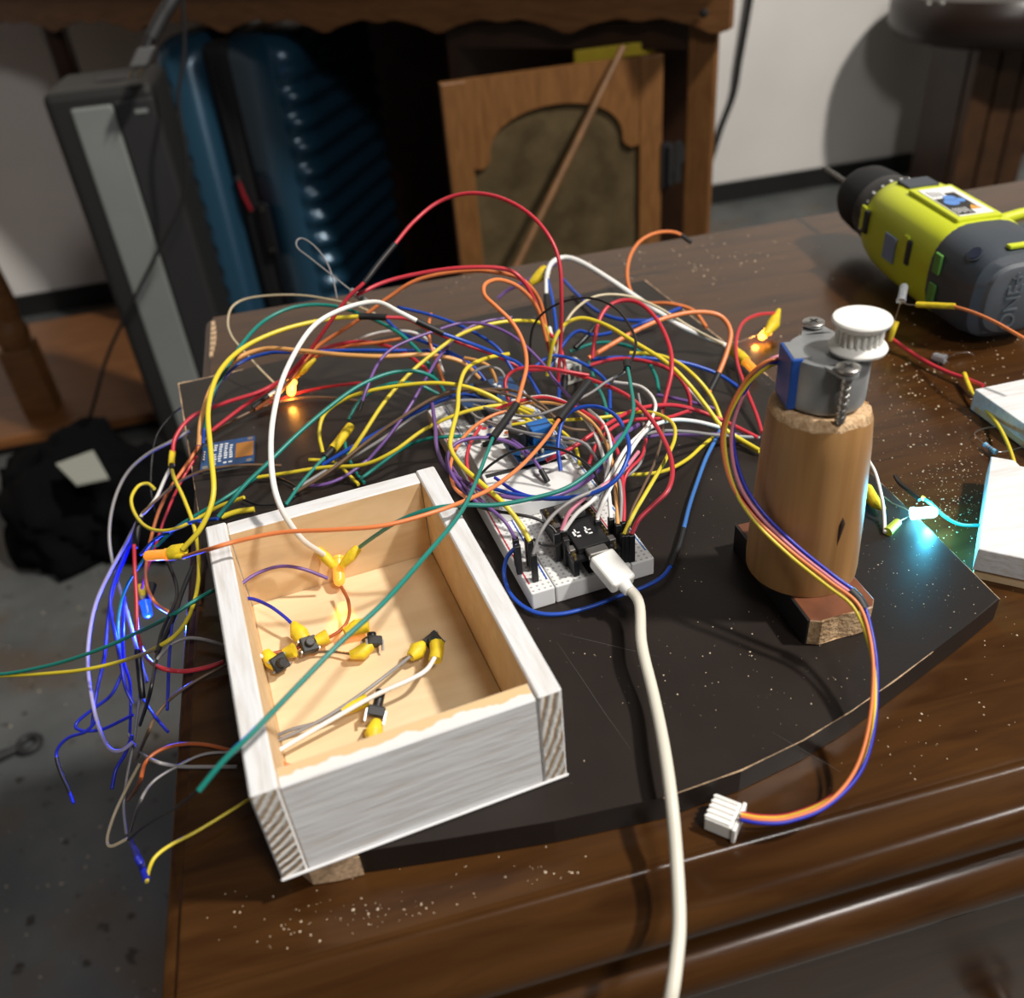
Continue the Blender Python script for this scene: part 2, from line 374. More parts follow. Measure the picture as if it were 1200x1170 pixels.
def turned_leg(x, y, z0, z1, s_, material, parent):
    h = z1-z0
    pr = [(.024, 0), (.024, .10), (.020, .115), (.026, .135), (.029, .16), (.024, .185), (.016, .20), (.022, .215), (.025, .24), (.027, .36), (.024, .52), (.017, .68), (.015, .74), (.024, .76), (.024, .79), (.017, .81), (.024, .83), (.024, 1)]
    return lathe('turned_leg', [(r*s_, z0+q*h) for r, q in pr], material, parent, M=xf((x, y, 0)), seg=20)
q = tp(1.46, .04, 0); turned_leg(q.x, q.y, FZ, .05, 1.1, M_furnd, tab)
# --- arched door, hinged at the corner post, standing open parallel to the wall
DYp = 1.405
def dp(u, v):
    p = py(u, v, DYp); return p.x, p.z
xl, zt = dp(513, 95); xr, _ = dp(773, 62); zt = (zt + dp(773, 62)[1])/2; zb = zt-.60
DM = basis(V(0, DYp, 0), V(1, 0, 0), V(0, 0, 1), V(0, -1, 0))
sw = .036*1.05
dst = prism('door_stile', [(xl, zb), (xl+sw, zb), (xl+sw, zt), (xl, zt)], 0, .018, M_door, tab, M=DM, bev=.002)
prism('door_stile', [(xr-sw, zb), (xr, zb), (xr, zt), (xr-sw, zt)], 0, .018, M_door, tab, M=DM, bev=.002)
xa, xb = xl+sw, xr-sw; xm = (xa+xb)/2; w2 = (xb-xa)/2
arch = []
for k in range(25):
    a = math.pi*k/24
    x = xm - .80*w2*math.cos(a); arch.append((x, zt-.115+.066*math.sin(a)**.8))
railp = [(xa, zt), (xa, zt-.125), (xa+.012, zt-.128), (xm-.80*w2-.004, zt-.122)] + arch + [(xm+.80*w2+.004, zt-.122), (xb-.012, zt-.128), (xb, zt-.125), (xb, zt)]
prism('door_top_rail', railp, 0, .016, M_door, tab, M=DM)
prism('door_bottom_rail', [(xa, zb), (xb, zb), (xb, zb+.05), (xa, zb+.05)], 0, .016, M_door, tab, M=DM)
prism('amber_glass_pane', [(xa-.002, zb+.04), (xb+.002, zb+.04), (xb+.002, zt-.04), (xa-.002, zt-.04)], .004, .009, M_glass, tab, M=DM)
for u, v in ((775, 190),):
    x, z = dp(u, v)
    hg = prism('door_hinge', [(x-.008, z-.035), (x+.008, z-.035), (x+.008, z+.035), (x-.008, z+.035)], .018, .022, M_blkm, tab, M=DM)
    tube('hinge_knuckle', [V(x+.004, DYp-.024, z-.03), V(x+.004, DYp-.024, z+.03)], .006, M_blkm, hg)
    prism('hinge_leaf', [(x+.014, z-.030), (x+.026, z-.030), (x+.026, z+.034), (x+.014, z+.034)], .018, .022, M_blkm, hg, M=DM)
# stick leaning on the door
p0 = py(730, 55, 1.375); p1 = py(640, 240, 1.30); d_ = (p1-p0); p2 = p0 + d_*((FZ-p0.z)/d_.z)
st = tube('wooden_stick', [p0, p0.lerp(p2, .5), p2], [.0055, .006, .0065], mat('stick_wood', (.16, .075, .025), .5, var=.2, vscale=40), None, 10)
tag(st, 'thin brown wooden stick leaning against the arched glass door', 'stick')
# yellow folder inside the cabinet
p = py(725, 60, 1.45)
fo = box('yellow_folder', (p.x-.070, p.y, FZ+.4351), (p.x+.060, p.y+.010, p.z+.008), mat('yellow_card', (.55, .42, .02), .6, var=.1, vscale=20), None, bev=.002)
tag(fo, 'yellow folder edge showing above the arched cabinet door', 'folder')

# --- low wooden base with a turned leg at the left
lt = thing('turned_leg_table', 'orange-brown turned table leg standing on a low wooden base at left', 'table', (-.7, 2.0, FZ))
box('wooden_base', (-1.5, 1.87, FZ+.02), (-.30, 2.52, FZ+.045), mat('base_plank', (.17, .065, .018), .4, col2=(.25, .10, .03), vscale=9, stretch=(1, 8, 8)), lt, bev=.006)
box('base_plinth', (-1.5, 1.885, FZ), (-.38, 2.50, FZ+.0205), M_blkm, lt)
lx, ly = -.662, 1.985
box('leg_block', (lx-.034, ly-.034, FZ+.045), (lx+.034, ly+.034, FZ+.20), M_furn, lt, bev=.004)
lathe('turned_leg', [(.030, FZ+.20), (.034, FZ+.215), (.036, FZ+.235), (.030, FZ+.255), (.028, FZ+.262), (.033, FZ+.275), (.034, FZ+.30), (.030, FZ+.36), (.026, FZ+.42), (.030, FZ+.47), (.030, FZ+.60)], M_furn, lt, M=xf((lx, ly, 0)), seg=20)

# --- blue ribbed suitcase
SA = V(-.246, 2.03, 0); SB = V(.056, 1.97, 0)
ex = (SB-SA).normalized(); ey = V(-ex.y, ex.x, 0); ey = V(.47, .883, 0).normalized(); ex = V(ey.y, -ey.x, 0)
SM = basis(V(SA.x, SA.y, 0), ex, ey, V(0, 0, 1)); SWd = .300; SLn = .42; SZ0, SZ1 = FZ+.05, .020
suit = thing('ribbed_suitcase', 'large dark blue ribbed hard-shell suitcase standing upright under the table', 'suitcase', (SA.x+.1, SA.y+.2, FZ))
def shell(x0, x1, name, flip):
    nz = 120; ring = 40; vs_, fs = [], []
    for j in range(nz+1):
        f = j/nz; z = SZ0 + (SZ1-SZ0)*f
        ins = 0
        e = min(f, 1-f)*(SZ1-SZ0)
        if e < .05: ins = .05-math.sqrt(max(0, .05**2-(.05-e)**2))
        rib = .0055*math.cos(2*math.pi*z/.047)
        pl = []
        R = .05; X0, X1, Y0, Y1 = 0, x1-x0, ins, SLn-ins
        # outline: flat seam side at x=0, rounded corners on the outer side
        def arc(cx, cy, a0, a1, n):
            for k in range(n+1):
                a = a0+(a1-a0)*k/n; pl.append((cx+R*math.cos(a), cy+R*math.sin(a), 1))
        X1i = X1-ins
        pl.append((0, Y0, 0)); pl.append((X1i-R, Y0, .0)); arc(X1i-R, Y0+R, -math.pi/2, 0, 10)
        for k in range(1, 6): pl.append((X1i, Y0+R+(Y1-Y0-2*R)*k/6, 1))
        arc(X1i-R, Y1-R, 0, math.pi/2, 10); pl.append((0, Y1, 0))
        for (x, y, w_) in pl:
            fade = 0 if e < .06 else min(1, (e-.06)/.03)
            xo = x + rib*w_*fade*min(1, max(0, (x-(X1i-R))/R)*1.2)
            yo = y + (-rib*w_*fade*.8 if (w_ and y < Y0+R*.8) else 0)*min(1, max(0, (x-(X1i-R))/R)*2.0)
            X = (x0+xo) if not flip else (x1-xo)
            vs_.append(SM @ V(X, yo, z))
        n = len(pl)
    for j in range(nz):
        for k in range(n):
            k2 = (k+1) % n; fs.append((j*n+k, j*n+k2, (j+1)*n+k2, (j+1)*n+k))
    fs.append(tuple(range(n))); fs.append(tuple(nz*n+k for k in range(n)))
    o = link(name, mesh(name, vs_, fs), M_suit, suit, True)
    bm = bmesh.new(); bm.from_mesh(o.data); bmesh.ops.recalc_face_normals(bm, faces=bm.faces); bm.to_mesh(o.data); bm.free()
    return o
zx0, zx1 = SWd*.385, SWd*.60
shell(.0, zx0, 'left_shell', True); shell(zx1, SWd+.012, 'right_shell', False)
box('zipper_band', (zx0-.001, .006, SZ0+.02), (zx1+.001, SLn-.006, SZ1-.012), M_blkm, suit, M=SM, bev=.02)
tube('zipper_seam', [SM @ V((zx0+zx1)/2-.008, .003, SZ0+.05), SM @ V((zx0+zx1)/2-.008, .003, SZ1-.05)], .003, M_blk, suit)
zp = lathe('zipper_pull', [(.004, 0), (.0055, .004), (.004, .010)], M_metal, suit, M=SM @ xf(((zx0+zx1)/2-.008, -.003, -.245), rx=.2), seg=10)
tube('red_pull_tag', [SM @ V((zx0+zx1)/2-.008, -.004, -.247), SM @ V((zx0+zx1)/2-.003, -.006, -.275), SM @ V((zx0+zx1)/2+.004, -.004, -.305)], [.003, .0048, .0042], mat('red_tag', (.22, .008, .015), .4), zp)
lk = box('lock_plate', (zx1-.012, -.007, -.40), (zx1+.012, .01, -.29), M_blk, suit, M=SM, bev=.004)
for zz in (-.302, -.388): lathe('lock_button', [(.0035, 0), (.0035, .003)], M_metal, lk, M=SM @ xf((zx1, -.007, zz), rx=math.pi/2), seg=10)
for (a, b) in ((.04, .04), (SWd-.04, .04), (.04, SLn-.05), (SWd-.04, SLn-.05)):
    lathe('wheel', [(.010, -.012), (.024, -.009), (.025, 0), (.024, .009), (.010, .012)], M_blk, suit, M=SM @ xf((a, b, FZ+.025), ry=math.pi/2), seg=16)

# --- tall black tower with silver front
tw = thing('tower_appliance', 'tall black tower appliance with a long silver grey front panel', 'appliance', (-.27, 1.62, FZ))
TWM = basis(V(-.352, 1.575, 0), V(.985, -.05, 0).normalized(), V(.05, .985, 0).normalized(), V(0, 0, 1))
box('tower_case', (0, 0, FZ), (.162, .17, .018), mat('tower_black', (.017, .017, .016), .55), tw, M=TWM, bev=.012, seg=3)
box('silver_panel', (.036, -.004, FZ+.03), (.098, .006, -.005), M_silver, tw, M=TWM, bev=.004)
box('side_trim', (.100, -.003, FZ+.02), (.158, .006, -.002), M_dkgrey, tw, M=TWM, bev=.003)
box('logo_plate', (.128, -.0045, -.022), (.147, -.002, -.016), M_silver, tw, M=TWM)
lathe('top_dial', [(.032, .012), (.034, .019), (.028, .022), (.010, .022)], M_blk, tw, M=TWM @ xf((.10, .08, 0)), seg=20)

# --- hanging power plug
pl_ = thing('power_plug', 'grey two-prong power plug on a thick cord hanging over the tower', 'plug', py(165, 80, 1.50))
a, b_, c_ = py(170, 72, 1.50), py(180, 45, 1.51), py(205, -6, 1.53)
tube('thick_cord', catmull([py(177, 45, 1.51), py(190, 20, 1.52), py(205, -6, 1.53), py(225, -60, 1.56)], 6), .0095, M_dkgrey, pl_, 10)
tube('strain_relief', [py(172, 57, 1.505), py(178, 40, 1.512)], [.0065, .0075], M_blk, pl_, 10)
pd = (py(172, 57, 1.505)-py(162, 80, 1.50)).normalized()
bx_ = basis(py(162, 80, 1.50), V(1, -.1, 0).normalized(), pd.cross(V(1, -.1, 0).normalized()).normalized(), pd)
box('plug_body', (-.013, -.008, 0), (.013, .008, .032), mat('plug_grey', (.10, .10, .10), .5), pl_, M=bx_, bev=.004)
for s_ in (-.0065, .0065): box('prong', (s_-.0008, -.003, -.016), (s_+.0008, .003, .001), M_brass, pl_, M=bx_)
# thin black cord in front of the suitcase
cp = [py(214, -5, 1.50), py(216, 60, 1.50), py(209, 120, 1.49), py(219, 190, 1.48), py(212, 240, 1.48), py(190, 285, 1.48), py(150, 365, 1.49), py(125, 420, 1.53), py(108, 480, 1.60)]
cp += [pz(98, 500, FZ+.06), pz(70, 528, FZ+.05), pz(40, 560, FZ+.004), pz(-20, 590, FZ+.004)]
o = tube('thin_power_cord', catmull(cp, 6), .0028, M_blkm, None, 8); tag(o, 'thin black cord hanging in front of the silver tower panel', 'cord')
# --- wall cable
cp = [py(884, -30, WY-.03), py(876, 20, WY-.03), py(867, 70, WY-.025), py(860, 110, WY-.02), py(845, 150, WY-.02), py(834, 185, WY-.02), py(822, 215, WY-.03), py(812, 240, WY-.06)]
o = tube('wall_cable', catmull(cp, 6), .0085, M_blkm, None, 8); tag(o, 'black cable hanging down the white wall beside the corner post', 'cable')

# --- dark round stool at the upper right
sx_, sy_ = 1.92, 2.36
stl = thing('round_stool', 'dark round stool with wide wooden plank legs by the white wall', 'stool', (sx_, sy_, FZ))
lathe('round_seat', [(.05, -.265), (.20, -.262), (.262, -.245), (.285, -.215), (.285, -.165), (.27, -.14), (.1, -.13)], mat('dark_leather', (.020, .011, .008), .35), stl, M=xf((sx_, sy_, 0)), seg=40)
p = py(1106, 8, 2.10)
lathe('seat_stud', [(.007, 0), (.006, .004), (.002, .007)], M_metal, stl, M=xf((p.x, 2.16, p.z), rx=math.pi/2), seg=12)
lathe('seat_stud', [(.007, 0), (.006, .004), (.002, .007)], M_metal, stl, M=xf((p.x+.026, 2.145, p.z), rx=math.pi/2), seg=12)
for k, a in enumerate((-.085, .0, .085)):
    box('plank_leg', (sx_+a-.033, sy_-.10+k*.012, FZ), (sx_+a+.033, sy_-.065+k*.012, -.25), mat('stool_plank', (.055, .024, .009), .5, var=.25, vscale=20), stl, bev=.004)
box('leg_rail', (sx_-.12, sy_-.06, FZ), (sx_+.12, sy_+.10, -.26), M_furnd, stl)

# --- black cloth bag on the floor
def blob(name, c, r, material, parent, seed, amp=.3, fr=5., nu=48, nv=26, flat=.0):
    vs_, fs = [], []
    for j in range(nv+1):
        th = math.pi*j/nv
        for i in range(nu):
            ph = 2*math.pi*i/nu
            d = V(math.sin(th)*math.cos(ph), math.sin(th)*math.sin(ph), math.cos(th))
            k = 1 + amp*noise.noise(d*1.6+V(seed, 0, 0)) + amp*.55*noise.noise(d*fr+V(0, seed, 0)) + amp*.25*noise.noise(d*fr*2.3+V(0, 0, seed))
            p = V(c[0]+d.x*r[0]*k, c[1]+d.y*r[1]*k, c[2]+d.z*r[2]*k)
            p.z = max(p.z, FZ+.001); vs_.append(p)
    for j in range(nv):
        for i in range(nu):
            i2 = (i+1) % nu; fs.append((j*nu+i, (j+1)*nu+i, (j+1)*nu+i2, j*nu+i2))
    return link(name, mesh(name, vs_, fs), material, parent, True)
bag = thing('cloth_bag', 'crumpled black cloth bag with a pale tag lying on the concrete floor', 'bag', (-.5, 1.62, FZ))
blob('bag_cloth', (-.53, 1.555, FZ+.055), (.140, .165, .11), M_cloth, bag, 3.1)
blob('bag_flap', (-.375, 1.455, FZ+.05), (.12, .085, .12), M_cloth, bag, 8.2, fr=7)
q = [pz(66, 546, FZ+.200), pz(110, 530, FZ+.205), pz(128, 562, FZ+.190), pz(90, 570, FZ+.190)]
vs_ = q + [a+V(0, 0, .004) for a in q]
link('pale_tag', mesh('pale_tag', vs_, [(3, 2, 1, 0), (4, 5, 6, 7), (0, 1, 5, 4), (1, 2, 6, 5), (2, 3, 7, 6), (3, 0, 4, 7)]), mat('pale_fabric', (.34, .35, .30), .8), bag)
# wood scrap and metal loop on the floor
p = pz(75, 657, FZ)
o = prism('wood_scrap', [(p.x-.03, p.y-.012), (p.x+.035, p.y-.016), (p.x+.03, p.y+.03), (p.x-.035, p.y+.028)], FZ+.0005, FZ+.012, mat('scrap_wood', (.26, .19, .11), .8, var=.2, vscale=40), None, bev=.002)
tag(o, 'small pale wood scrap on the floor beside the black bag', 'wood scrap')
p = pz(34, 872, FZ+.006); q_ = pz(-25, 898, FZ+.006); d_ = (q_-p).normalized()
hk = thing('metal_latch', 'flat grey metal latch with a round hole lying on the floor', 'latch', (p.x, p.y, FZ))
ringp = [p + V(.014*math.cos(a), .014*math.sin(a), 0) for a in [2*math.pi*k/20 for k in range(21)]]
tube('latch_ring', ringp, .0055, M_dkgrey, hk, 8)
tube('latch_bar', [p+d_*.014, p+d_*.05, q_], [.006, .009, .008], M_dkgrey, hk, 8)

# ================================================================== wooden box, painted white outside
BO = V(-.050, .176, BT); BYAW = .1155; BW, BD, BH, TH = .0966, .1391, .0425, .0082
BM = xf(BO, rz=BYAW)
wb = thing('wooden_box', 'open wooden box, white painted outside and bare pine inside', 'box', BO)
def panel(name, lo, hi, mats, pick):
    bm = bmesh.new(); bm_box(bm, lo, hi, ID, .0006, 1)
    bmesh.ops.recalc_face_normals(bm, faces=bm.faces)
    for f in bm.faces: f.material_index = pick(f.normal)
    me = bpy.data.meshes.new(name); bm.to_mesh(me); bm.free()
    for x in mats: me.materials.append(x)
    o = bpy.data.objects.new(name, me); COL.objects.link(o)
    o.parent = wb; o.rotation_euler = (0, 0, BYAW)
    return o
Z0 = .0035
panel('side_panel', (0, 0, 0), (TH, BD, BH), [M_paint_y, M_wood, M_endg], lambda n: 2 if n.y < -.8 else (1 if n.x > .8 else 0))
panel('side_panel', (BW-TH, 0, 0), (BW, BD, BH), [M_paint_y, M_wood, M_endg], lambda n: 2 if n.y < -.8 else (1 if n.x < -.8 else 0))
panel('front_panel', (TH, .0005, 0), (BW-TH, TH, BH-.0012), [M_paint, M_wood, M_rim], lambda n: 2 if n.z > .8 else (1 if n.y > .8 else 0))
panel('back_panel', (TH, BD-TH, 0), (BW-TH, BD, BH-.0008), [M_paint, M_wood], lambda n: 1 if n.y < -.8 else 0)
panel('box_floor', (TH, TH, .0005), (BW-TH, BD-TH, Z0), [M_ply], lambda n: 0)
# bottom lip of paint
panel('paint_lip', (-.0005, -.0008, .0), (BW+.0005, .0003, .0016), [M_paint], lambda n: 0)
bz = BT + Z0      # level of the box floor

# ================================================================== breadboard
GO = V(.056, .269, BT); GY = .092
GM = xf(GO, rz=GY)
bb = thing('breadboard', 'long white solderless breadboard crowded with jumper wires', 'breadboard', GO)
def gpart(name, lo, hi, material, bev=.0006):
    bm = bmesh.new(); bm_box(bm, lo, hi, ID, bev, 2)
    me = frombm(name, bm)
    me.materials.append(material); o = bpy.data.objects.new(name, me); COL.objects.link(o); o.parent = bb; o.rotation_euler = (0, 0, GY); return o
gpart('power_rail', (0, 0, 0), (.0102, .165, .009), M_holes)
gpart('terminal_strip', (.0106, .0, 0), (.0444, .165, .009), M_holes)
gpart('power_rail', (.0446, 0, 0), (.055, .165, .009), M_holes)
for x, c in ((.0012, 'red'), (.0090, 'blue'), (.0458, 'red'), (.0538, 'light blue')):
    gpart('rail_line', (x-.0003, .006, .0088), (x+.0003, .160, .00912), wm(c), 0)
gpart('centre_groove', (.026, .002, .0088), (.029, .163, .00905), M_dkgrey, 0)
def g(a, b, z=.009): return GM @ V(a, b, z)
# mini breadboard stacked further back
mb = thing('mini_breadboard', 'short white breadboard stacked crosswise behind the black controller board', 'breadboard', g(.027, .075, .009))
def mpart(name, lo, hi, material, bev=.0006):
    bm = bmesh.new(); bm_box(bm, lo, hi, ID, bev, 2); me = frombm(name, bm)
    me.materials.append(material); o = bpy.data.objects.new(name, me); COL.objects.link(o); o.parent = mb; o.rotation_euler = (0, 0, GY-.03); return o
mpart('terminal_strip', (-.0225, -.026, 0), (.020, .030, .0085), M_holes)
mpart('centre_groove', (-.021, -.001, .0084), (.0185, .002, .00862), M_dkgrey, 0)
# controller board (black) with shield and usb socket
esp = thing('controller_board', 'small black microcontroller board with a chip module at the breadboard end', 'circuit board', g(.030, .016))
EM = GM @ xf((.030, .0205, .0165), rz=.0)
box('circuit_board', (-.0105, -.019, 0), (.0105, .020, .0016), M_pcbb, esp, M=EM)
for s_ in (-1, 1):
    h_ = box('pin_header', (s_*.0089-.0012, -.018, -.0075), (s_*.0089+.0012, .019, 0), M_blk, esp, M=EM)
    bm = bmesh.new()
    for k in range(14): bm_box(bm, (s_*.0089-.0004, -.0169+k*.00254, .0), (s_*.0089+.0004, -.0161+k*.00254, .0032), EM)
    link('pin', frombm('pin', bm), M_gold, h_)
ch = box('chip_module', (-.0072, -.0158, .0016), (.0072, .0030, .0046), M_pcbb, esp, M=EM, bev=.0004)
for (x, y, w_, h_) in ((-.0052, -.0085, .0026, .0042), (-.0040, -.0060, .0018, .0030), (.0000, -.0085, .0026, .0034), (.0006, -.0060, .0022, .0028)):
    box('white_print', (x, y, .0045), (x+w_*.35, y+h_, .00468), M_silk, ch, M=EM)
    box('white_print', (x, y, .0045), (x+w_, y+h_*.25, .00468), M_silk, ch, M=EM)
box('metal_shield', (-.0050, .007, .0016), (.0062, .017, .0040), M_metal, esp, M=EM, bev=.0006)
for (x, y) in ((-.0088, -.0125), (-.0086, -.0060), (.0088, -.013), (-.0086, .004)): box('button', (x-.0016, y-.0018, .0016), (x+.0016, y+.0018, .0035), M_metal, esp, M=EM, bev=.0004)
box('usb_socket', (-.0045, -.0215, .0012), (.0045, -.0160, .0046), M_metal, esp, M=EM, bev=.0008)
# usb plug and cable
us = thing('usb_cable', 'cream white usb cable running from the controller board off the desk front', 'cable', pz(712, 684, .03))
UO = EM @ V(0, -.0218, .0029)
udir = (pz(733, 712, .026)-pz(700, 672, .0305)).normalized()
uside = udir.cross(V(0, 0, 1)).normalized(); uup = uside.cross(udir)
UM = basis(UO, uside, udir, uup)
box('plug_housing', (-.0056, .0, -.0031), (.0056, .0165, .0031), M_white, us, M=UM, bev=.0014, seg=3)
cp = [UO + udir*.0155, UO+udir*.026] + [pz(*a) for a in ((752, 755, .024), (766, 815, .021), (778, 875, .022), (787, 940, .020), (793, 1010, .013), (796, 1080, .008), (792, 1130, .006), (785, 1175, .002), (770, 1240, -.012), (745, 1330, -.05))]
tube('cable_sheath', catmull(cp, 8), .0021, M_cable, us, 12)
tube('strain_relief', [UO+udir*.0150, UO+udir*.0200], [.0031, .0025], M_white, us, 12)
# blue trimmer module
tmd = thing('relay_module', 'small blue module with a blue cube component among the wires', 'circuit board', g(.033, .086, .0175))
QM = GM @ xf((.0335, .082, .021), rz=.05)
box('circuit_board', (-.012, -.010, 0), (.012, .012, .0016), M_pcb, tmd, M=QM)
box('blue_cube', (-.001, .0005, .0016), (.0098, .0092, .0106), mat('blue_relay', (.015, .13, .42), .4), tmd, M=QM, bev=.0005)
lathe('black_capacitor', [(.0045, .0016), (.0045, .010), (.004, .0105)], M_blk, tmd, M=QM @ xf((-.0065, .0055, 0)), seg=18)
for k in range(4): lathe('screw_terminal', [(.0012, 0), (.0013, .0028), (.0006, .0034)], M_metal, tmd, M=QM @ xf((-.009+k*.0032, -.0062, .0016)), seg=10)
box('white_edge_print', (-.0118, -.0096, .0016), (.0118, -.0085, .0018), M_silk, tmd, M=QM)
# printed white sensor module further back
pm_ = thing('sensor_module', 'small white module with coloured printed symbols under the tangle', 'circuit board', g(.024, .118, .009))
PMx = GM @ xf((.027, .112, .016), rz=-.1)
box('circuit_board', (-.013, -.010, 0), (.013, .010, .0018), M_bbw, pm_, M=PMx, bev=.0003)
for k, (x, y, c) in enumerate(((-.009, .004, 'red'), (-.0055, .0045, 'deep blue'), (-.001, .004, 'rust'), (.003, .0045, 'deep blue'), (.0068, .004, 'red'), (-.008, -.003, 'deep blue'), (.001, -.004, 'rust'), (.006, -.003, 'deep blue'))):
    lathe('printed_symbol', [(.0014, .0018), (.0014, .0021)], wm(c), pm_, M=PMx @ xf((x, y, 0)), seg=8)
box('pin_header', (-.013, -.0125, -.0065), (.013, -.0100, .003), M_blk, pm_, M=PMx)
# driver board at the very back, half hidden
dv = thing('driver_board', 'blue driver board with black chip at the far breadboard end', 'circuit board', g(.036, .15, .009))
VM = GM @ xf((.030, .1495, .0175), rz=.03)
box('circuit_board', (-.015, -.013, 0), (.018, .013, .0016), M_pcb, dv, M=VM)
box('black_chip', (-.004, -.007, .0016), (.004, .008, .0044), M_blk, dv, M=VM)
for s_ in (-1, 1): box('pin_header', (s_*.0125-.0013, -.012, -.0083), (s_*.0125+.0013, .012, .0), M_blk, dv, M=VM)
for k in range(6):
    lathe('light_emitting_dot', [(.001, .0016), (.0011, .0026), (.0004, .003)], M_silk, dv, M=VM @ xf((.007+.0014*(k % 2), -.0075+k*.003, 0)), seg=8)
# white terminal block
tbp = pz(667, 447, BT)
tb = thing('terminal_block', 'little white plastic plug housing standing behind the breadboard', 'connector', tbp)
TBM = xf(tbp, rz=.25)
box('housing', (-.0065, -.004, 0), (.0065, .004, .013), mat('translucent_nylon', (.66, .66, .60), .4), tb, M=TBM, bev=.0006)
for k in range(3): box('contact_slot', (-.0052+k*.0038, -.0043, .003), (-.0028+k*.0038, -.0039, .011), M_lead, tb, M=TBM)

# ================================================================== oled display lying face down
od = thing('display_module', 'blue display module with orange flex film lying face down on the board', 'circuit board', pz(268, 530, BT))
OA = pz(236, 557, BT); OB = pz(299, 546, BT); OC = pz(238, 518, BT)
oe = (OB-OA).normalized(); on = V(-oe.y, oe.x, 0)
OM = basis(OA, oe, on, V(0, 0, 1)); ow = (OB-OA).length; oh = .0265
box('circuit_board', (0, 0, .0014), (ow, oh, .0030), M_pcb, od, M=OM)
box('glass_edge', (.0005, .0005, .0), (ow-.0005, oh-.0005, .0014), M_silver, od, M=OM)
box('orange_film', (ow-.010, .006, .003), (ow-.0005, .021, .0034), M_flex, od, M=OM, bev=.0002)
bm = bmesh.new()
for r_ in range(9):
    for k in range(4):
        if random.random() < .8: bm_box(bm, (.006+k*.0028+random.random()*.0004, .003+r_*.0024, .003), (.0075+k*.0028+random.random()*.0006, .0042+r_*.0024, .00312), OM)
link('white_print', frombm('white_print', bm), M_silk, od)
for k in range(4): lathe('solder_pin', [(.0008, .003), (.0008, .0042), (.0003, .0046)], M_lead, od, M=OM @ xf((.0016, .0085+k*.00254, 0)), seg=8)
for (x, y) in ((.0025, .002), (ow-.0025, .002), (.0025, oh-.002), (ow-.0025, oh-.002)):
    lathe('mounting_hole', [(.0016, .003), (.0016, .0031)], M_lead, od, M=OM @ xf((x, y, 0)), seg=10)

# ================================================================== motor tower
PC = V(.1627, .2480, 0)
stand = thing('wooden_pedestal', 'round brown wooden post standing on a small chipped wood block', 'pedestal', (PC.x, PC.y, BT))
bx0, bx1, by0, by1 = .1500, .1782, .2160, .279
blk = prism('base_block', [(bx0, by0+.001), (bx0+.004, by0-.001), (bx0+.012, by0+.0005), (bx0+.018, by0-.0005), (bx1-.003, by0), (bx1, by0+.004), (bx1, by1), (bx0, by1)], BT+.0002, BT+.0128, M_brownp, stand, bev=.0005)
me = blk.data; me.materials.append(M_pegend); me.materials.append(M_blk)
for p in me.polygons:
    if p.normal.y < -.5: p.material_index = 1
    if p.normal.x < -.7: p.material_index = 2
box('black_side', (bx0-.0008, by0+.001, BT+.0002), (bx0+.0002, by1, BT+.0126), M_blk, stand)
PZ0, PZ1 = BT+.013, .102
lean = V(-.0020, -.002, 0)
def peg():
    vs_, fs = [], []; seg = 48; prof_ = [(.0212, PZ0), (.0214, PZ0+.004), (.0205, PZ0+.03), (.0190, PZ0+.06), (.0180, PZ1-.0035), (.0170, PZ1-.0008), (.0155, PZ1)]
    for r, z in prof_:
        f = (z-PZ0)/(PZ1-PZ0); c = PC + lean*f
        for k in range(seg):
            a = 2*math.pi*k/seg
            cut = -.0035*max(0, math.cos(a-.1))**2 if z > PZ1-.006 else 0     # rasped right-hand shoulder
            vs_.append(V(c.x+r*math.cos(a)*1.0, c.y+r*math.sin(a), z+cut+(random.uniform(-.0005, .0005) if z > PZ1-.004 else 0)))
    n = len(prof_)
    for i in range(n-1):
        for k in range(seg):
            k2 = (k+1) % seg; fs.append((i*seg+k, i*seg+k2, (i+1)*seg+k2, (i+1)*seg+k))
    fs.append(tuple(range(seg-1, -1, -1))); fs.append(tuple((n-1)*seg+k for k in range(seg)))
    o = link('round_post', mesh('round_post', vs_, fs), [M_peg, M_pegend], stand, True)
    for p in o.data.polygons:
        if p.center.z > PZ1-.0035 or len(p.vertices) > 4: p.material_index = 1
    autosmooth(o, 45); return o
pg = peg()
# knot crack in the post
kd = pz(980, 605, .0); 
ang = math.atan2(-.95, -.15)
def on_peg(a, z, off=0.):
    f = (z-PZ0)/(PZ1-PZ0); r = .0212 - .0034*f + off; c = PC+lean*f
    return V(c.x+r*math.cos(a), c.y+r*math.sin(a), z)
a0 = math.radians(-86)
tube('knot_crack', [on_peg(a0-.05, .042, -.0002), on_peg(a0-.02, .049, -.0001), on_peg(a0+.0, .054, .0), on_peg(a0+.03, .059, .0), on_peg(a0+.03, .064, -.0002)], [.0002, .0006, .0010, .0014, .0003], mat('knot_dark', (.03, .012, .005), .9), pg, 6)
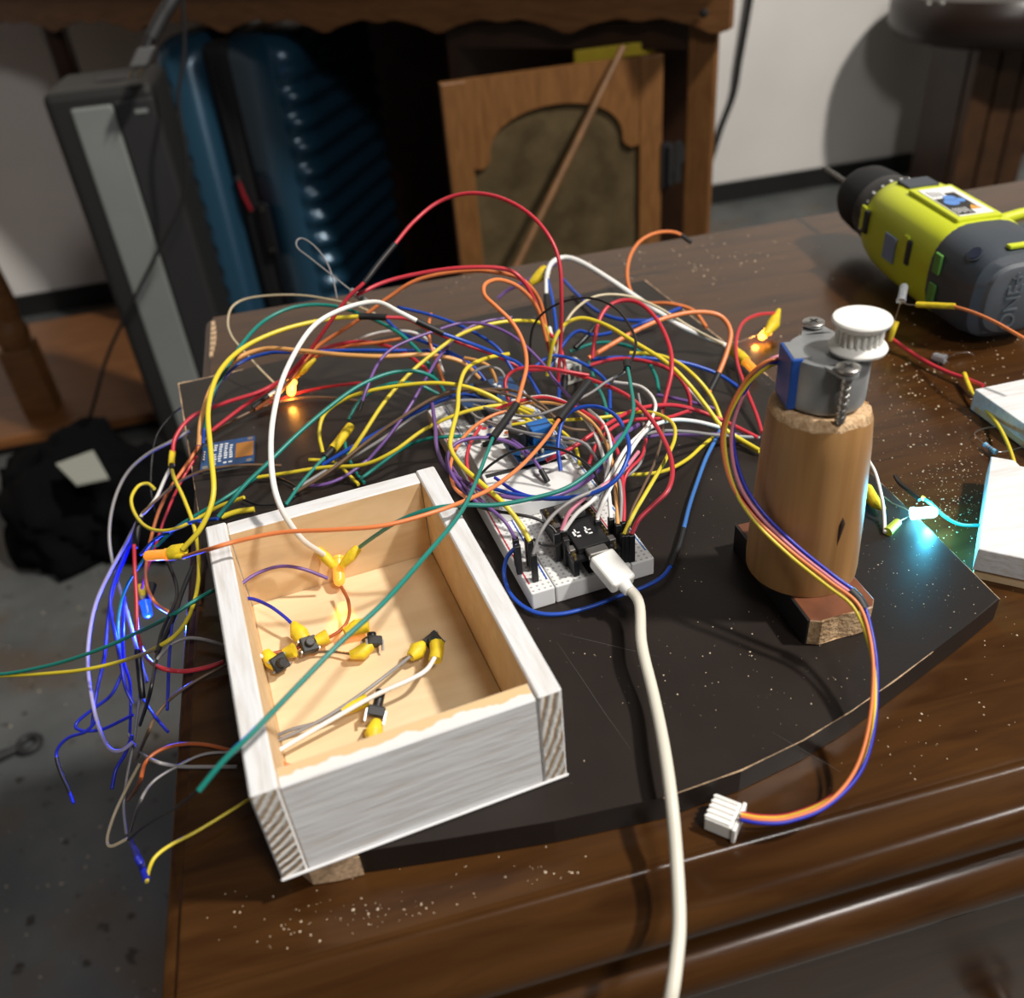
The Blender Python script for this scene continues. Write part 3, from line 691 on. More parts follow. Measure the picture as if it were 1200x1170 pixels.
# stepper motor
MC = pz(964, 466, PZ1)
mot = thing('stepper_motor', 'grey round stepper motor with blue cap, white pulley and coloured leads', 'motor', MC)
mx = V(_c, -_s, 0); my = V(_s, _c, 0)
MM = basis(MC, mx, my, V(0, 0, 1))
lathe('motor_body', [(.0125, .0), (.0138, .0008), (.0140, .002), (.0140, .0178), (.0136, .0188), (.0125, .0190)], M_grey, mot, M=MM, seg=40)
def lug(s_):
    pts = [(-.0035, s_*.010), (-.0035, s_*.0175)]
    arc = [(.0035*math.cos(a), s_*(.0175+.0035*math.sin(a))) for a in [math.pi-math.pi*k/10 for k in range(11)]]
    poly = [(-.006, s_*.0115)] + arc + [(.006, s_*.0115)]
    o = prism('mounting_lug', poly if s_ < 0 else poly[::-1], .0181, .0190, M_grey, mot, M=MM)
    sc = lathe('screw_head', [(.0020, .0182), (.0036, .0197), (.0039, .0204), (.0039, .0210), (.0033, .0214)], M_metal, mot, M=MM @ xf((0, s_*.0172, 0)), seg=20)
    for r_ in (0, math.pi/2): box('cross_slot', (-.0017, -.00035, .02135), (.0017, .00035, .0215), M_blkm, sc, M=MM @ xf((0, s_*.0172, 0), rz=r_+.5))
    n = 150; hp, rr = [], []
    for k in range(n): 
        z = .0185 - .0185*k/(n-1); a = 2*math.pi*z/.0027
        hp.append(MM @ V(.00115*math.cos(a), s_*.0172+.00115*math.sin(a), z)); rr.append(.00075)
    tube('screw_shank', [MM @ V(0, s_*.0172, .019), MM @ V(0, s_*.0172, .0)], [.0016, .0014], M_metal, sc, 10)
    tube('screw_thread', hp, rr, M_metal, sc, 6)
lug(-1); lug(1)
box('blue_cap', (-.0150, -.0070, .0005), (-.0108, .0070, .0196), M_bluep, mot, M=MM, bev=.0006)
box('cap_plate', (-.0140, -.0060, .0186), (-.0080, .0060, .0198), M_grey, mot, M=MM, bev=.0002)
SHX, SHY = .0076, -.0045
lathe('shaft_boss', [(.0045, .019), (.0045, .0205)], M_metal, mot, M=MM @ xf((SHX, SHY, 0)), seg=20)
# toothed pulley
pul = lathe('pulley', [(.0086, .0202), (.0094, .0205), (.0096, .0213), (.0092, .0220), (.0076, .0232), (.0074, .0236)], M_pulley, mot, M=MM @ xf((SHX, SHY, 0)), seg=44)
lathe('top_flange', [(.0074, .0284), (.0077, .0287), (.0090, .0298), (.0095, .0304), (.0096, .0312), (.0092, .0318), (.0088, .0319)], M_pulley, pul, M=MM @ xf((SHX, SHY, 0)), seg=44)
lathe('pulley_core', [(.0066, .0232), (.0066, .0288)], M_pulley, pul, M=MM @ xf((SHX, SHY, 0)), seg=30)
nt_ = 22
for k in range(nt_):
    a = 2*math.pi*k/nt_
    box('tooth', (.0062, -.00058, .0232), (.0077, .00058, .0288), M_pulley, pul, M=MM @ xf((SHX, SHY, 0), rz=a), bev=.0003, seg=1)
# motor leads
leadpath = [(919, 419, .113), (900, 424, .112), (878, 446, .104), (860, 484, .092), (856, 520, .082), (866, 565, .070), (890, 603, .060), (930, 642, .052), (975, 678, .046), (1006, 703, .042), (1020, 740, .036), (1026, 790, .029), (1021, 855, .020), (1004, 905, .013), (968, 942, .0095), (925, 959, .008), (893, 961, .008), (868, 957, .008)]
leads = [('red', (0, 0), (-3, 0), -10), ('yellow', (4, 4), (-6, 8), 0), ('orange', (-4, 2), (-2, 4), -14), ('pink', (2, -3), (1, 2), 0), ('deep blue', (1, 5), (2, -3), 4)]
for i, (c, od_, o2, sp) in enumerate(leads):
    P = []
    for k, (u, v, z) in enumerate(leadpath):
        f = min(1, k/3) * (1 if k < 9 else max(.35, 1-(k-9)*.2))
        wob = math.sin(k*1.1+i*1.7)*1.2
        spread = (sp*math.exp(-((k-4)/2.)**2)*.6, 0)
        du = od_[0]*(1-f)+o2[0]*f+wob+spread[0]; dv = od_[1]*(1-f)+o2[1]*f+wob*.6
        if k > 13: dv = (i-2)*1.9; du = 0
        P.append(pz(u+du, v+dv, z + (.0006*((i*2) % 5-2))))
    tube('lead_wire', catmull(P, 7), .00068, wm(c), mot, 8, label=c + ' insulated motor lead')
tube('lead_tie', [pz(996, 693, .0435), pz(1006, 703, .042), pz(1012, 714, .040)], .0021, M_sleeve, mot, 10)
CP = pz(849, 953, .006); cx_ = (pz(872, 962, .006)-pz(827, 944, .006)).normalized()
CMx = basis(CP, cx_, V(-cx_.y, cx_.x, 0), V(0, 0, 1))
con = box('white_connector', (-.0050, -.0054, -.0052), (.0042, .0054, .0010), M_white, mot, M=CMx, bev=.0005)
box('connector_flange', (.0042, -.0060, -.0055), (.0056, .0060, .0014), M_white, con, M=CMx, bev=.0004)
for k in range(5): box('connector_rib', (-.0052, -.0049+k*.0021, .0008), (.0034, -.0039+k*.0021, .0016), M_white, con, M=CMx, bev=.0002, seg=1)

# ================================================================== cordless drill lying on its side
DR0 = V(.3880, .4140, .0315); DR1 = V(.4040, .6120, .0360)
dax = (DR1-DR0).normalized(); dsd = dax.cross(V(0, 0, 1)).normalized(); dup = dsd.cross(dax)
DRM = basis(DR0, dax, dsd*.90, dup*.90)     # local x: rear to nose, y: towards the handle, z: up
dl = thing('cordless_drill', 'lime green and charcoal cordless drill lying on its side with twist bit', 'drill', (DR0.x, DR0.y, 0))
def loft(name, secs, material, parent, seg=32):
    """secs: x, half width, half height, superellipse power, y shift, z shift"""
    vs_, fs = [], []
    for (x, a, b, p_, oy, oz) in secs:
        for k in range(seg):
            t = 2*math.pi*k/seg; c, s_ = math.cos(t), math.sin(t)
            vs_.append(DRM @ V(x, oy + a*math.copysign(abs(c)**(2/p_), c), oz + b*math.copysign(abs(s_)**(2/p_), s_)))
    for i in range(len(secs)-1):
        for k in range(seg):
            k2 = (k+1) % seg; fs.append((i*seg+k, i*seg+k2, (i+1)*seg+k2, (i+1)*seg+k))
    fs.append(tuple(range(seg-1, -1, -1))); n = (len(secs)-1)*seg; fs.append(tuple(n+k for k in range(seg)))
    o = link(name, mesh(name, vs_, fs), material, parent, True); autosmooth(o, 32); return o
loft('rear_housing', [(.000, .024, .024, 3.4, 0, 0), (.003, .029, .0285, 3.4, 0, 0), (.016, .0315, .0315, 3.4, 0, 0), (.045, .0325, .0325, 3.4, 0, 0), (.050, .0315, .0315, 3.4, 0, 0)], M_dgrey, dl)
body = loft('green_housing', [(.040, .0315, .0316, 3.6, 0, 0), (.046, .0328, .0326, 3.6, 0, 0), (.095, .0335, .0325, 3.4, 0, 0), (.120, .0325, .0320, 3.0, 0, 0), (.133, .0310, .0310, 2.4, 0, 0), (.136, .0290, .0290, 2.2, 0, 0)], M_green, dl)
loft('torque_collar', [(.133, .0275, .0275, 2, 0, 0), (.136, .0285, .0285, 2, 0, 0), (.150, .0275, .0275, 2, 0, 0), (.158, .0255, .0255, 2, 0, 0)], M_blk, dl)
ck = loft('keyless_chuck', [(.152, .0240, .0240, 2, 0, 0), (.157, .0258, .0258, 2, 0, 0), (.166, .0262, .0262, 2, 0, 0), (.182, .0250, .0250, 2, 0, 0), (.190, .0215, .0215, 2, 0, 0), (.195, .0150, .0150, 2, 0, 0), (.197, .006, .006, 2, 0, 0)], M_blkm, dl, 40)
for k in range(24):
    a = 2*math.pi*k/24
    box('torque_number', (.140, -.0009, .0280), (.1415+.0016*(k % 2), .0009, .0285), M_silk, dl, M=DRM @ xf((0, 0, 0), rx=a))
# twist bit
bp_ = []; 
for ph in (0, math.pi):
    bp_.append([DRM @ V(.200+.055*k/70, .0011*math.cos(ph+k*.42)*(1 if k < 66 else (70-k)/4), .0011*math.sin(ph+k*.42)*(1 if k < 66 else (70-k)/4)) for k in range(71)])
v1, f1 = tube_vf(bp_[0], .0012, 6); v2, f2 = tube_vf(bp_[1], .0012, 6, len(v1))
link('twist_bit', mesh('twist_bit', v1+v2, f1+f2), M_metal, dl, True)
# side grooves, sticker, rating label, screw recess, trims
box('label_frame', (.048, -.0165, .0310), (.106, .0165, .0346), M_green, body, M=DRM, bev=.0012)
lb = box('rating_label', (.052, -.0125, .0344), (.101, .0125, .0350), M_silk, body, M=DRM)
box('label_black_print', (.0535, -.0118, .0350), (.082, .0005, .0352), M_blk, lb, M=DRM)
box('label_black_print', (.060, .0005, .0350), (.090, .0080, .0352), M_blk, lb, M=DRM)
for (x, y, r) in ((.074, -.004, .0052), (.081, -.001, .0045), (.076, .0035, .0035)):
    lathe('label_blue_print', [(r, .0352), (r, .03535)], mat('print_blue', (.10, .25, .62), .5), lb, M=DRM @ xf((x, y, 0)), seg=16)
prism('label_warning_triangle', [(.060, .001), (.060, .009), (.067, .005)], .0352, .03535, mat('print_orange', (.75, .33, .05), .5), lb, M=DRM)
for k in range(5): box('label_text_line', (.0555+.0012*(k % 2), -.0105+k*.0021, .0352), (.064, -.0098+k*.0021, .03535), M_silk, lb, M=DRM)
for k in range(4): box('label_text_line', (.086, -.010+k*.0024, .0350), (.096-.001*k, -.0092+k*.0024, .03512), M_dgrey, lb, M=DRM)
box('mode_switch', (.112, -.012, .0305), (.128, .012, .0335), M_dgrey, body, M=DRM, bev=.0008)
box('blue_sticker', (.083, -.0345, -.010), (.097, -.0333, .009), mat('sticker_blue', (.20, .27, .44), .5), body, M=DRM, bev=.0004)
for x in (.066, .123):
    box('vent_groove', (x, -.0345, -.004), (x+.005, -.0310, .014), M_blk, body, M=DRM, bev=.0012)
    box('vent_lip', (x+.004, -.0342, -.002), (x+.010, -.0320, .016), M_green, body, M=DRM, bev=.0012)
for z in (.004, -.017): box('vent_slot', (.033, -.0338, z), (.040, -.0318, z+.014), mat('vent_green', (.10, .28, .05), .5), dl, M=DRM, bev=.0006)
box('green_trim', (.006, -.008, .0300), (.0105, .024, .0326), M_green, dl, M=DRM, bev=.0008)
lathe('screw_recess', [(.0052, 0), (.0056, .0008), (.0045, .0012)], M_dgrey, dl, M=DRM @ xf((.014, -.0245, .0262), rx=math.radians(42)), seg=20)
lathe('screw_hole', [(.0042, 0), (.0042, .0016)], mat('recess_blue', (.006, .014, .04), .4), dl, M=DRM @ xf((.014, -.0245, .0264), rx=math.radians(42)), seg=20)
cap = loft('end_cap', [(-.0040, .019, .019, 3, 0, 0), (-.0028, .0225, .0225, 3, 0, 0), (.0012, .0245, .0245, 3, 0, 0)], mat('cap_grey', (.085, .095, .11), .5, bump=.1, bscale=900), dl)
fc = bpy.data.curves.new('brand_lettering', 'FONT'); fc.body = 'ONE+'; fc.size = .0135; fc.extrude = .0006; fc.align_x = 'CENTER'; fc.align_y = 'CENTER'; fc.resolution_u = 3
tmp = bpy.data.objects.new('lettering_curve', fc); COL.objects.link(tmp)
me = bpy.data.meshes.new_from_object(tmp.evaluated_get(bpy.context.evaluated_depsgraph_get())); bpy.data.objects.remove(tmp); bpy.data.curves.remove(fc)
me.transform(basis(DR0 - dax*.0042 - dsd*.0045, dup, -dsd, -dax)); me.materials.clear()
link('brand_lettering', me, mat('cap_grey_letter', (.10, .115, .13), .5), dl)
# handle going away to the right
HM = DRM
def hsec(t): return V(.070-.012*t, .030+.115*t, -.004)
vs_, fs = [], []
seg = 20
for j, (t, a, b) in enumerate(((-.05, .022, .021), (.10, .0195, .0185), (.45, .0185, .018), (.85, .021, .019), (1.0, .024, .021))):
    c = hsec(t)
    for k in range(seg):
        an = 2*math.pi*k/seg; vs_.append(DRM @ V(c.x+a*math.cos(an), c.y, c.z+b*math.sin(an)))
for i in range(4):
    for k in range(seg):
        k2 = (k+1) % seg; fs.append((i*seg+k, i*seg+k2, (i+1)*seg+k2, (i+1)*seg+k))
fs.append(tuple(range(seg))); fs.append(tuple(4*seg+k for k in range(seg)))
link('handle', mesh('handle', vs_, fs), M_dgrey, dl, True)
tube('handle_stripe', [DRM @ V(.078, .034, .014), DRM @ V(.083, .06, .015), DRM @ V(.081, .10, .0155)], .004, M_green, dl, 8)
box('battery_pack', (.005, .140, -.033), (.105, .185, .030), M_dgrey, dl, M=DRM, bev=.005)
box('trigger', (.086, .036, -.010), (.100, .056, .008), M_blk, dl, M=DRM, bev=.003)

# ================================================================== small white slabs at the right
e1 = V(.76, -.65, 0).normalized(); e2 = V(.65, .76, 0)
e2 = V(-e1.y, e1.x, 0)
S1 = V(.2405, .2410, 0)
s1 = thing('painted_slab', 'small white painted wood slab with a notch, lit cyan by the led', 'wood slab', S1)
SMx = basis(S1, e1, e2, V(0, 0, 1))
prism('slab', [(0, 0), (.060, 0), (.060, .074), (.024, .074), (.022, .069), (.012, .069), (.010, .074), (0, .074)], .0045, .0160, M_paint, s1, M=SMx, bev=.0005)
prism('raw_underside', [(.0008, .0008), (.060, .0008), (.060, .073), (.0008, .073)], .0, .0046, M_wood, s1, M=SMx)
lathe('round_hole_rim', [(.0035, .016), (.0036, .0168), (.0026, .0170)], M_white, s1, M=SMx @ xf((.034, .044, 0)), seg=16)
S2M = xf((.3255, .300, 0), rz=.0)
s2 = thing('painted_bar', 'narrow white painted wood bar lit blue, lying near the drill', 'wood bar', (.34, .32, 0))
box('bar', (0, 0, .0002), (.062, .0585, .0125), M_paint, s2, M=S2M, bev=.0006)
box('raw_end', (-.0003, .003, .001), (.0004, .055, .004), M_wood, s2, M=S2M)

# ================================================================== leds
def led(label, base, tip, color, lit, power, leads=(), sleeves=(), name='indicator_led', r=.0025, group=None):
    """base, tip: points of the lens axis; leads: list of point lists; sleeves: (points, radius, material)"""
    L0 = thing(name, label, 'led', base, group)
    ax = (tip-base); ln = ax.length; ax = ax.normalized()
    sx = ax.orthogonal().normalized(); LMx = basis(base, sx, ax.cross(sx), ax)
    if lit: mm = mat('lit_led_%s_%g' % (color, lit), {'orange': (.9, .35, .05), 'blue': (.004, .02, .5), 'cyan': (.3, .95, 1)}[color], .25, emit={'orange': (1, .36, .04), 'blue': (.004, .035, 1), 'cyan': (.25, .85, 1)}[color], estr=lit)
    else: mm = M_clear if color == 'clear' else mat('amber_led_resin', (.8, .38, .06), .15, trans=.4, emit=(1, .4, .05), estr=.25)
    lathe('lens', [(r, 0), (r, ln-r), (r*.92, ln-r*.6), (r*.7, ln-r*.28), (r*.4, ln-r*.08), (r*.05, ln)], mm, L0, M=LMx, seg=18)
    lathe('flange', [(r*1.16, -.0006), (r*1.16, .0006)], mm, L0, M=LMx, seg=18)
    for P in leads: tube('lead', [Vector(p) for p in P], .00026, M_lead, L0, 6)
    for (P, rr, mm_) in sleeves: tube('tape_sleeve', [Vector(p) for p in P], rr, mm_, L0, 10)
    if power:
        for q_ in ([base.lerp(tip, .6) + V(-.001, -.0045, .0005), base.lerp(tip, .6) + V(.002, .0045, .0005)] if color == 'cyan' else [tip + ax*.0035]):
          l = lamp('led_light', q_, power, .0025, {'orange': (1, .40, .06), 'blue': (.02, .06, 1), 'cyan': (.08, .66, 1)}[color]); l.parent = L0; l.matrix_parent_inverse = Matrix.Translation(-BASE[L0.name])
    return L0
# cyan led, brightly lit, beside the post
b0, t0 = pz(1070, 602, .0155), pz(1099, 600, .0155)
led('bright cyan lit led beside the wooden post at the board edge', b0, t0, 'cyan', 9, .07,
    [[b0, pz(1060, 596, .013), pz(1046, 590, .0125), pz(1036, 582, .0135)], [b0, pz(1062, 607, .013), pz(1052, 612, .0135)]],
    [([pz(1036, 597, .016), pz(1026, 590, .016), pz(1014, 574, .016)], [.0012, .0026, .0034], M_tape), ([pz(1052, 612, .0135), pz(1040, 624, .0135)], [.0018, .0022], mat('yellow_green_sleeve', (.45, .50, .04), .5))])
# blue led hanging at the left of the desk
b0, t0 = pz(170, 706, -.045), pz(174, 724, -.050)
led('blue lit led hanging in the wire bundle left of the desk', b0, t0, 'blue', 2.6, .42,
    [[b0, pz(168, 698, -.044)], [b0, pz(174, 698, -.044)]],
    [([pz(168, 700, -.044), pz(165, 688, -.044)], [.0016, .0024], M_tape), ([pz(174, 702, -.044), pz(178, 686, -.044)], [.0018, .0026], M_sleeve)])
# amber led on the left, unlit but glowing slightly
b0, t0 = pz(196, 650, .020), pz(169, 652, .018)
led('clear amber led with yellow taped leads hanging off the desk left edge', b0, t0, 'amber', 0, 0,
    [[b0, pz(204, 649, .02)]], [([pz(198, 650, .0205), pz(206, 648, .021), pz(216, 643, .023)], [.0030, .0040, .0026], M_tape), ([pz(203, 652, .0205), pz(216, 653, .0215)], [.0018, .0012], M_tape)])
# orange led low behind the oled
b0, t0 = pz(342, 448, .022), pz(341, 464, .017)
led('orange lit led shining onto the black board behind the display module', b0, t0, 'orange', 5, .010,
    [[b0, pz(346, 440, .026)]], [([pz(345, 443, .025), pz(356, 432, .030), pz(368, 420, .033)], [.0012, .0026, .0018], M_tape)])
# orange led at right, wrapped in tape
b0, t0 = pz(900, 388, .006), pz(890, 397, .003)
led('orange lit led wrapped in yellow tape on the desk behind the post', b0, t0, 'orange', 6, .008,
    [[b0, pz(866, 401, .004), pz(850, 402, .004)]], [([pz(897, 392, .006), pz(906, 380, .008), pz(913, 363, .012)], [.0020, .0042, .0012], M_tape)])
b0, t0 = pz(868, 418, .018), pz(887, 437, .016)
led('taped amber led lying at the board edge right of the tangle', b0, t0, 'amber', 0, 0,
    [[t0, pz(900, 452, .014), pz(902, 450, .013)]], [([pz(856, 408, .019), pz(866, 417, .018), pz(874, 424, .0175)], [.0026, .0036, .0032], M_tape)])
# yellow-taped stub led standing at the back
b0, t0 = pz(637, 318, .050), pz(634, 312, .053)
led('yellow taped led end standing up at the back of the tangle', b0, t0, 'amber', 0, 0, [[b0, pz(640, 322, .048)]],
    [([pz(641, 316, .051), pz(634, 322, .049), pz(622, 332, .045)], [.0036, .0040, .0022], M_tape)], r=.0026)
# amber led inside the box
b0, t0 = pz(396, 655, .026), pz(398, 687, .020)
bl = led('amber led with two yellow taped leads inside the wooden box', b0, t0, 'orange', .45, 0,
    [[b0, pz(390, 648, .028)], [b0, pz(402, 646, .028)]],
    [([pz(371, 643, .034), pz(382, 654, .032), pz(391, 664, .028)], [.0016, .0024, .0018], M_tape), ([pz(420, 642, .033), pz(411, 652, .031), pz(401, 663, .027)], [.0018, .0024, .0016], M_tape)])
l = bpy.data.lights.new('led_beam', 'SPOT'); l.energy = .05; l.shadow_soft_size = .002; l.color = (1, .36, .05); l.spot_size = 1.0; l.spot_blend = .9
o = bpy.data.objects.new('led_beam', l); COL.objects.link(o); o.location = t0 + (t0-b0).normalized()*.002
o.rotation_euler = (pz(405, 785, bz)-o.location).to_track_quat('-Z', 'Y').to_euler(); o.parent = bl; o.matrix_parent_inverse = Matrix.Translation(-BASE[bl.name])
# clear leds near the drill
b0, t0 = pz(1056, 352, .030), pz(1060, 333, .036)
led('clear led standing on its leads in front of the drill', b0, t0, 'clear', 0, 0,
    [[b0, pz(1051, 368, .021), pz(1046, 384, .013)], [b0, pz(1063, 357, .030), pz(1075, 358, .030)]],
    [([pz(1049, 377, .016), pz(1043, 400, .006)], [.0024, .0012], M_tape), ([pz(1074, 357, .030), pz(1119, 359, .034)], .0017, M_tape)])
b0, t0 = pz(1107, 421, .0035), pz(1092, 417, .0035)
led('clear led lying on the desk between post and drill', b0, t0, 'clear', 0, 0, [[b0, pz(1120, 414, .004), pz(1135, 413, .003), pz(1142, 417, .002)], [b0, pz(1112, 426, .002)]])
# resistor
rs = thing('resistor', 'small blue resistor with bent leads lying beside the white slab', 'resistor', pz(1160, 518, .002))
ra, rb_ = pz(1154, 521, .003), pz(1167, 530, .003)
tube('resistor_body', [ra, ra.lerp(rb_, .25), ra.lerp(rb_, .75), rb_], [.0014, .0011, .0011, .0014], mat('resistor_blue', (.20, .42, .58), .4), rs, 10)
for k in range(3): tube('colour_band', [ra.lerp(rb_, .3+k*.17), ra.lerp(rb_, .38+k*.17)], .0012, wm(('rust', 'black', 'brown')[k]), rs, 10)
tube('lead', catmull([ra, pz(1144, 512, .003), pz(1143, 507, .003), pz(1155, 502, .003), pz(1172, 500, .003)], 5), .0003, M_lead, rs, 6)
tube('lead', catmull([rb_, pz(1180, 529, .003), pz(1192, 526, .003), pz(1210, 520, .003)], 5), .0003, M_lead, rs, 6)

# ================================================================== push-button switches inside the box
def switch(label, u, v, z, rz, rx, ry=0., sleeves=(), cap=.0032):
    c = pz(u, v, z); sw_ = thing('push_switch', label, 'switch', c)
    X = xf(c, rz=rz, rx=rx, ry=ry)
    box('switch_body', (-.0031, -.0031, -.0018), (.0031, .0031, .0016), M_blk, sw_, M=X, bev=.0003, seg=1)
    box('metal_plate', (-.0026, -.0026, .0016), (.0026, .0026, .0018), M_dkgrey, sw_, M=X)
    lathe('button_cap', [(.0018, .0018), (.0018, cap), (.0015, cap+.0004)], M_blk, sw_, M=X, seg=14)
    for (a, b) in ((-1, -1), (1, -1), (-1, 1), (1, 1)):
        box('pin', (a*.0034-.0004, b*.0022-.0004, -.0040), (a*.0034+.0004, b*.0022+.0004, .0004), M_lead, sw_, M=X)
    for (P, rr) in sleeves: tube('tape_sleeve', [pz(*p) for p in P], rr, M_tape, sw_, 8)
switch('push switch with long button, nearest the left wall of the box', 327, 777, bz+.006, .5, .9, 0, [([(312, 766, bz+.006), (320, 776, bz+.006), (325, 785, bz+.004)], [.0022, .0032, .0014]), ([(345, 762, bz+.007), (333, 766, bz+.006)], [.0030, .0020])], .0060)
switch('push switch with blue wire in the middle of the box cluster', 362, 756, bz+.006, .3, .5, .2, [([(344, 731, bz+.008), (350, 742, bz+.008), (356, 750, bz+.006)], [.0014, .0036, .0030]), ([(384, 746, bz+.006), (370, 752, bz+.006)], [.0030, .0022])])
switch('push switch under the teal wire, right end of the box cluster', 436, 752, bz+.005, .2, -.9, .5, [([(404, 742, bz+.006), (418, 735, bz+.006), (432, 733, bz+.006)], [.0020, .0032, .0030]), ([(410, 768, bz+.005), (424, 765, bz+.005), (434, 757, bz+.005)], [.0016, .0030, .0024])])
switch('push switch standing alone in the shaded part of the box floor', 508, 752, bz+.006, .4, .5, -.3, [([(481, 770, bz+.006), (489, 763, bz+.006), (498, 753, bz+.006)], [.0020, .0036, .0012]), ([(510, 774, bz+.009), (512, 764, bz+.0095), (512, 754, bz+.010)], [.0026, .0026, .0028])])
switch('push switch lying near the front wall of the box floor', 441, 834, bz+.005, -.3, -1.0, .3, [([(400, 834, bz+.006), (415, 827, bz+.006), (431, 821, bz+.006)], [.0018, .0024, .0024]), ([(436, 870, bz+.003), (438, 860, bz+.004), (441, 846, bz+.004)], [.0016, .0034, .0020])], .0075)

# ================================================================== wires
NW = [0]
def wire(label, color, pts, w=5.5, sl=(), pin=(), name='jumper_wire', r=None, n=7):
    """pts: photo place u, v and height z in mm of the run; sl: sleeves (i0, i1, material, scale); pin: ends (0, -1) that carry a black plug housing"""
    P = []
    for u, v, z in pts:
        if z < 4 and pz(u, v, .004).x > -.101: z = 4       # lies on the desk top instead of running through it
        P.append(pz(u, v, z/1000))
    C_ = catmull(P, n)
    if r is None:
        dm = sum(depth(p) for p in P)/len(P); r = w*.425*dm/F
    o = tube(name, C_, r, wm(color), None, 8)
    tag(o, label, 'wire'); NW[0] += 1
    for (i0, i1, mm_, k) in sl:
        a, b = int(i0*n), int(i1*n)
        seg_ = C_[max(0, a):b+1]
        if len(seg_) > 1: tube('heat_shrink' if mm_ is M_sleeve else 'tape_sleeve', seg_, r*k, mm_, o, 10)
    for e in pin:
        p = P[e]
        box('plug_housing', (p.x-.00125, p.y-.00125, max(.0212, p.z-.0145)), (p.x+.00125, p.y+.00125, p.z+.0004), M_blk, o, bev=.0002, seg=1)
    return o
SL = M_sleeve; TP = M_tape
# ---- big arcs to the left of the breadboard
wire('thick white wire arching high from the box led to a black sleeve', 'white', [(379, 650, 34), (352, 630, 50), (327, 590, 66), (318, 545, 74), (320, 490, 80), (335, 435, 85), (365, 385, 88), (400, 363, 90), (440, 354, 90), (468, 366, 87), (492, 378, 82), (520, 391, 76)], 7.6, [(9.9, 11, SL, 1.25)])
wire('blue wire leaving the black sleeve behind the thick white arc', 'blue', [(519, 391, 76), (555, 404, 68), (590, 418, 56), (612, 430, 46), (632, 462, 32)], 5.5)
wire('yellow wire arching from the left amber led up to a black sleeve', 'yellow', [(214, 644, 24), (236, 618, 32), (250, 580, 42), (247, 530, 52), (244, 480, 60), (256, 438, 64), (285, 408, 66), (330, 387, 66), (380, 375, 64), (421, 371, 63), (453, 372, 62)], 7, [(9, 10, SL, 1.5)])
wire('red wire continuing from the yellow arc across to the breadboard', 'red', [(452, 372, 62), (478, 374, 60), (500, 385, 57), (540, 402, 50), (580, 416, 42), (612, 432, 34)], 5.5)
wire('teal wire arching widest over the far left of the board', 'teal', [(240, 502, 36), (247, 468, 48), (262, 438, 55), (284, 403, 60), (310, 376, 62), (345, 360, 63), (385, 358, 62), (422, 368, 60), (462, 387, 54), (484, 405, 48), (500, 424, 42), (512, 448, 30)], 5.5)
wire('peach wire in the flat three-colour arc crossing behind the white wire', 'peach', [(233, 522, 28), (236, 490, 38), (250, 450, 46), (275, 422, 50), (310, 409, 52), (350, 411, 53), (400, 416, 53), (450, 418, 52), (500, 416, 48), (540, 424, 42), (562, 444, 32)], 6.5)
wire('blue wire hugging the underside of the peach arc', 'blue', [(238, 520, 24), (241, 495, 32), (256, 452, 40), (283, 425, 44), (315, 414, 46), (345, 413, 47), (400, 411, 47), (455, 411, 46), (510, 412, 42), (545, 425, 36), (575, 455, 26)], 5)
wire('red wire rising from the yellow sleeve over the display module', 'red', [(202, 536, 16), (206, 512, 22), (226, 488, 27), (265, 472, 30), (305, 459, 32), (335, 442, 34), (360, 420, 36), (390, 405, 38), (430, 401, 39), (470, 412, 37), (500, 434, 30), (518, 458, 22)], 5.5)
wire('tall red wire arching highest over the tangle', 'red', [(654, 448, 26), (657, 400, 48), (658, 350, 72), (655, 305, 90), (640, 272, 102), (614, 246, 110), (580, 230, 114), (545, 227, 114), (512, 238, 110), (484, 261, 104), (463, 286, 97), (444, 309, 91), (427, 331, 85), (407, 350, 78), (385, 380, 66), (360, 415, 50), (330, 446, 36), (290, 473, 26), (248, 505, 18)], 5.5, [(10, 12, SL, 1.4)])
wire('lower red wire looping from the tall arc to the breadboard back', 'red', [(418, 346, 76), (450, 331, 78), (490, 321, 80), (540, 314, 82), (590, 315, 80), (612, 328, 74), (626, 352, 62), (636, 380, 48), (646, 418, 30)], 6)
wire('orange wire climbing from the taped led and over beside the red loop', 'orange', [(318, 468, 22), (340, 446, 28), (368, 410, 40), (400, 388, 48), (430, 368, 56), (455, 349, 64), (490, 328, 72), (540, 318, 77), (580, 319, 77), (612, 328, 72), (632, 352, 58), (640, 385, 42)], 5.5)
wire('orange hairpin loop at the back ending in a long black sleeve', 'orange', [(641, 400, 44), (630, 362, 62), (610, 338, 76), (586, 328, 84), (569, 333, 86), (568, 346, 84), (582, 360, 80), (600, 378, 74), (613, 402, 67), (617, 428, 61), (611, 455, 56), (605, 474, 53), (591, 495, 52), (577, 514, 52)], 6, [(11, 13, SL, 1.7)])
wire('long teal wire stretched diagonally across the wooden box', 'teal', [(578, 512, 52), (568, 538, 56), (552, 578, 62), (535, 608, 66), (500, 650, 70), (450, 706, 72), (400, 752, 72), (350, 803, 70), (300, 855, 67), (262, 892, 63), (233, 927, 58)], 7)
wire('black plug sleeve running down from the end of the teal diagonal', 'black', [(234, 925, 58), (205, 948, 40), (170, 968, 10), (150, 985, -12)], 4)
wire('orange wire crossing over the back of the wooden box', 'orange', [(690, 448, 62), (672, 470, 61), (655, 492, 60), (640, 514, 59), (612, 545, 58), (580, 570, 59), (552, 584, 61), (510, 600, 64), (450, 616, 65), (390, 621, 65), (330, 624, 64), (280, 634, 63), (245, 644, 60), (215, 653, 30)], 6, [(0, 2, SL, 2.2)])
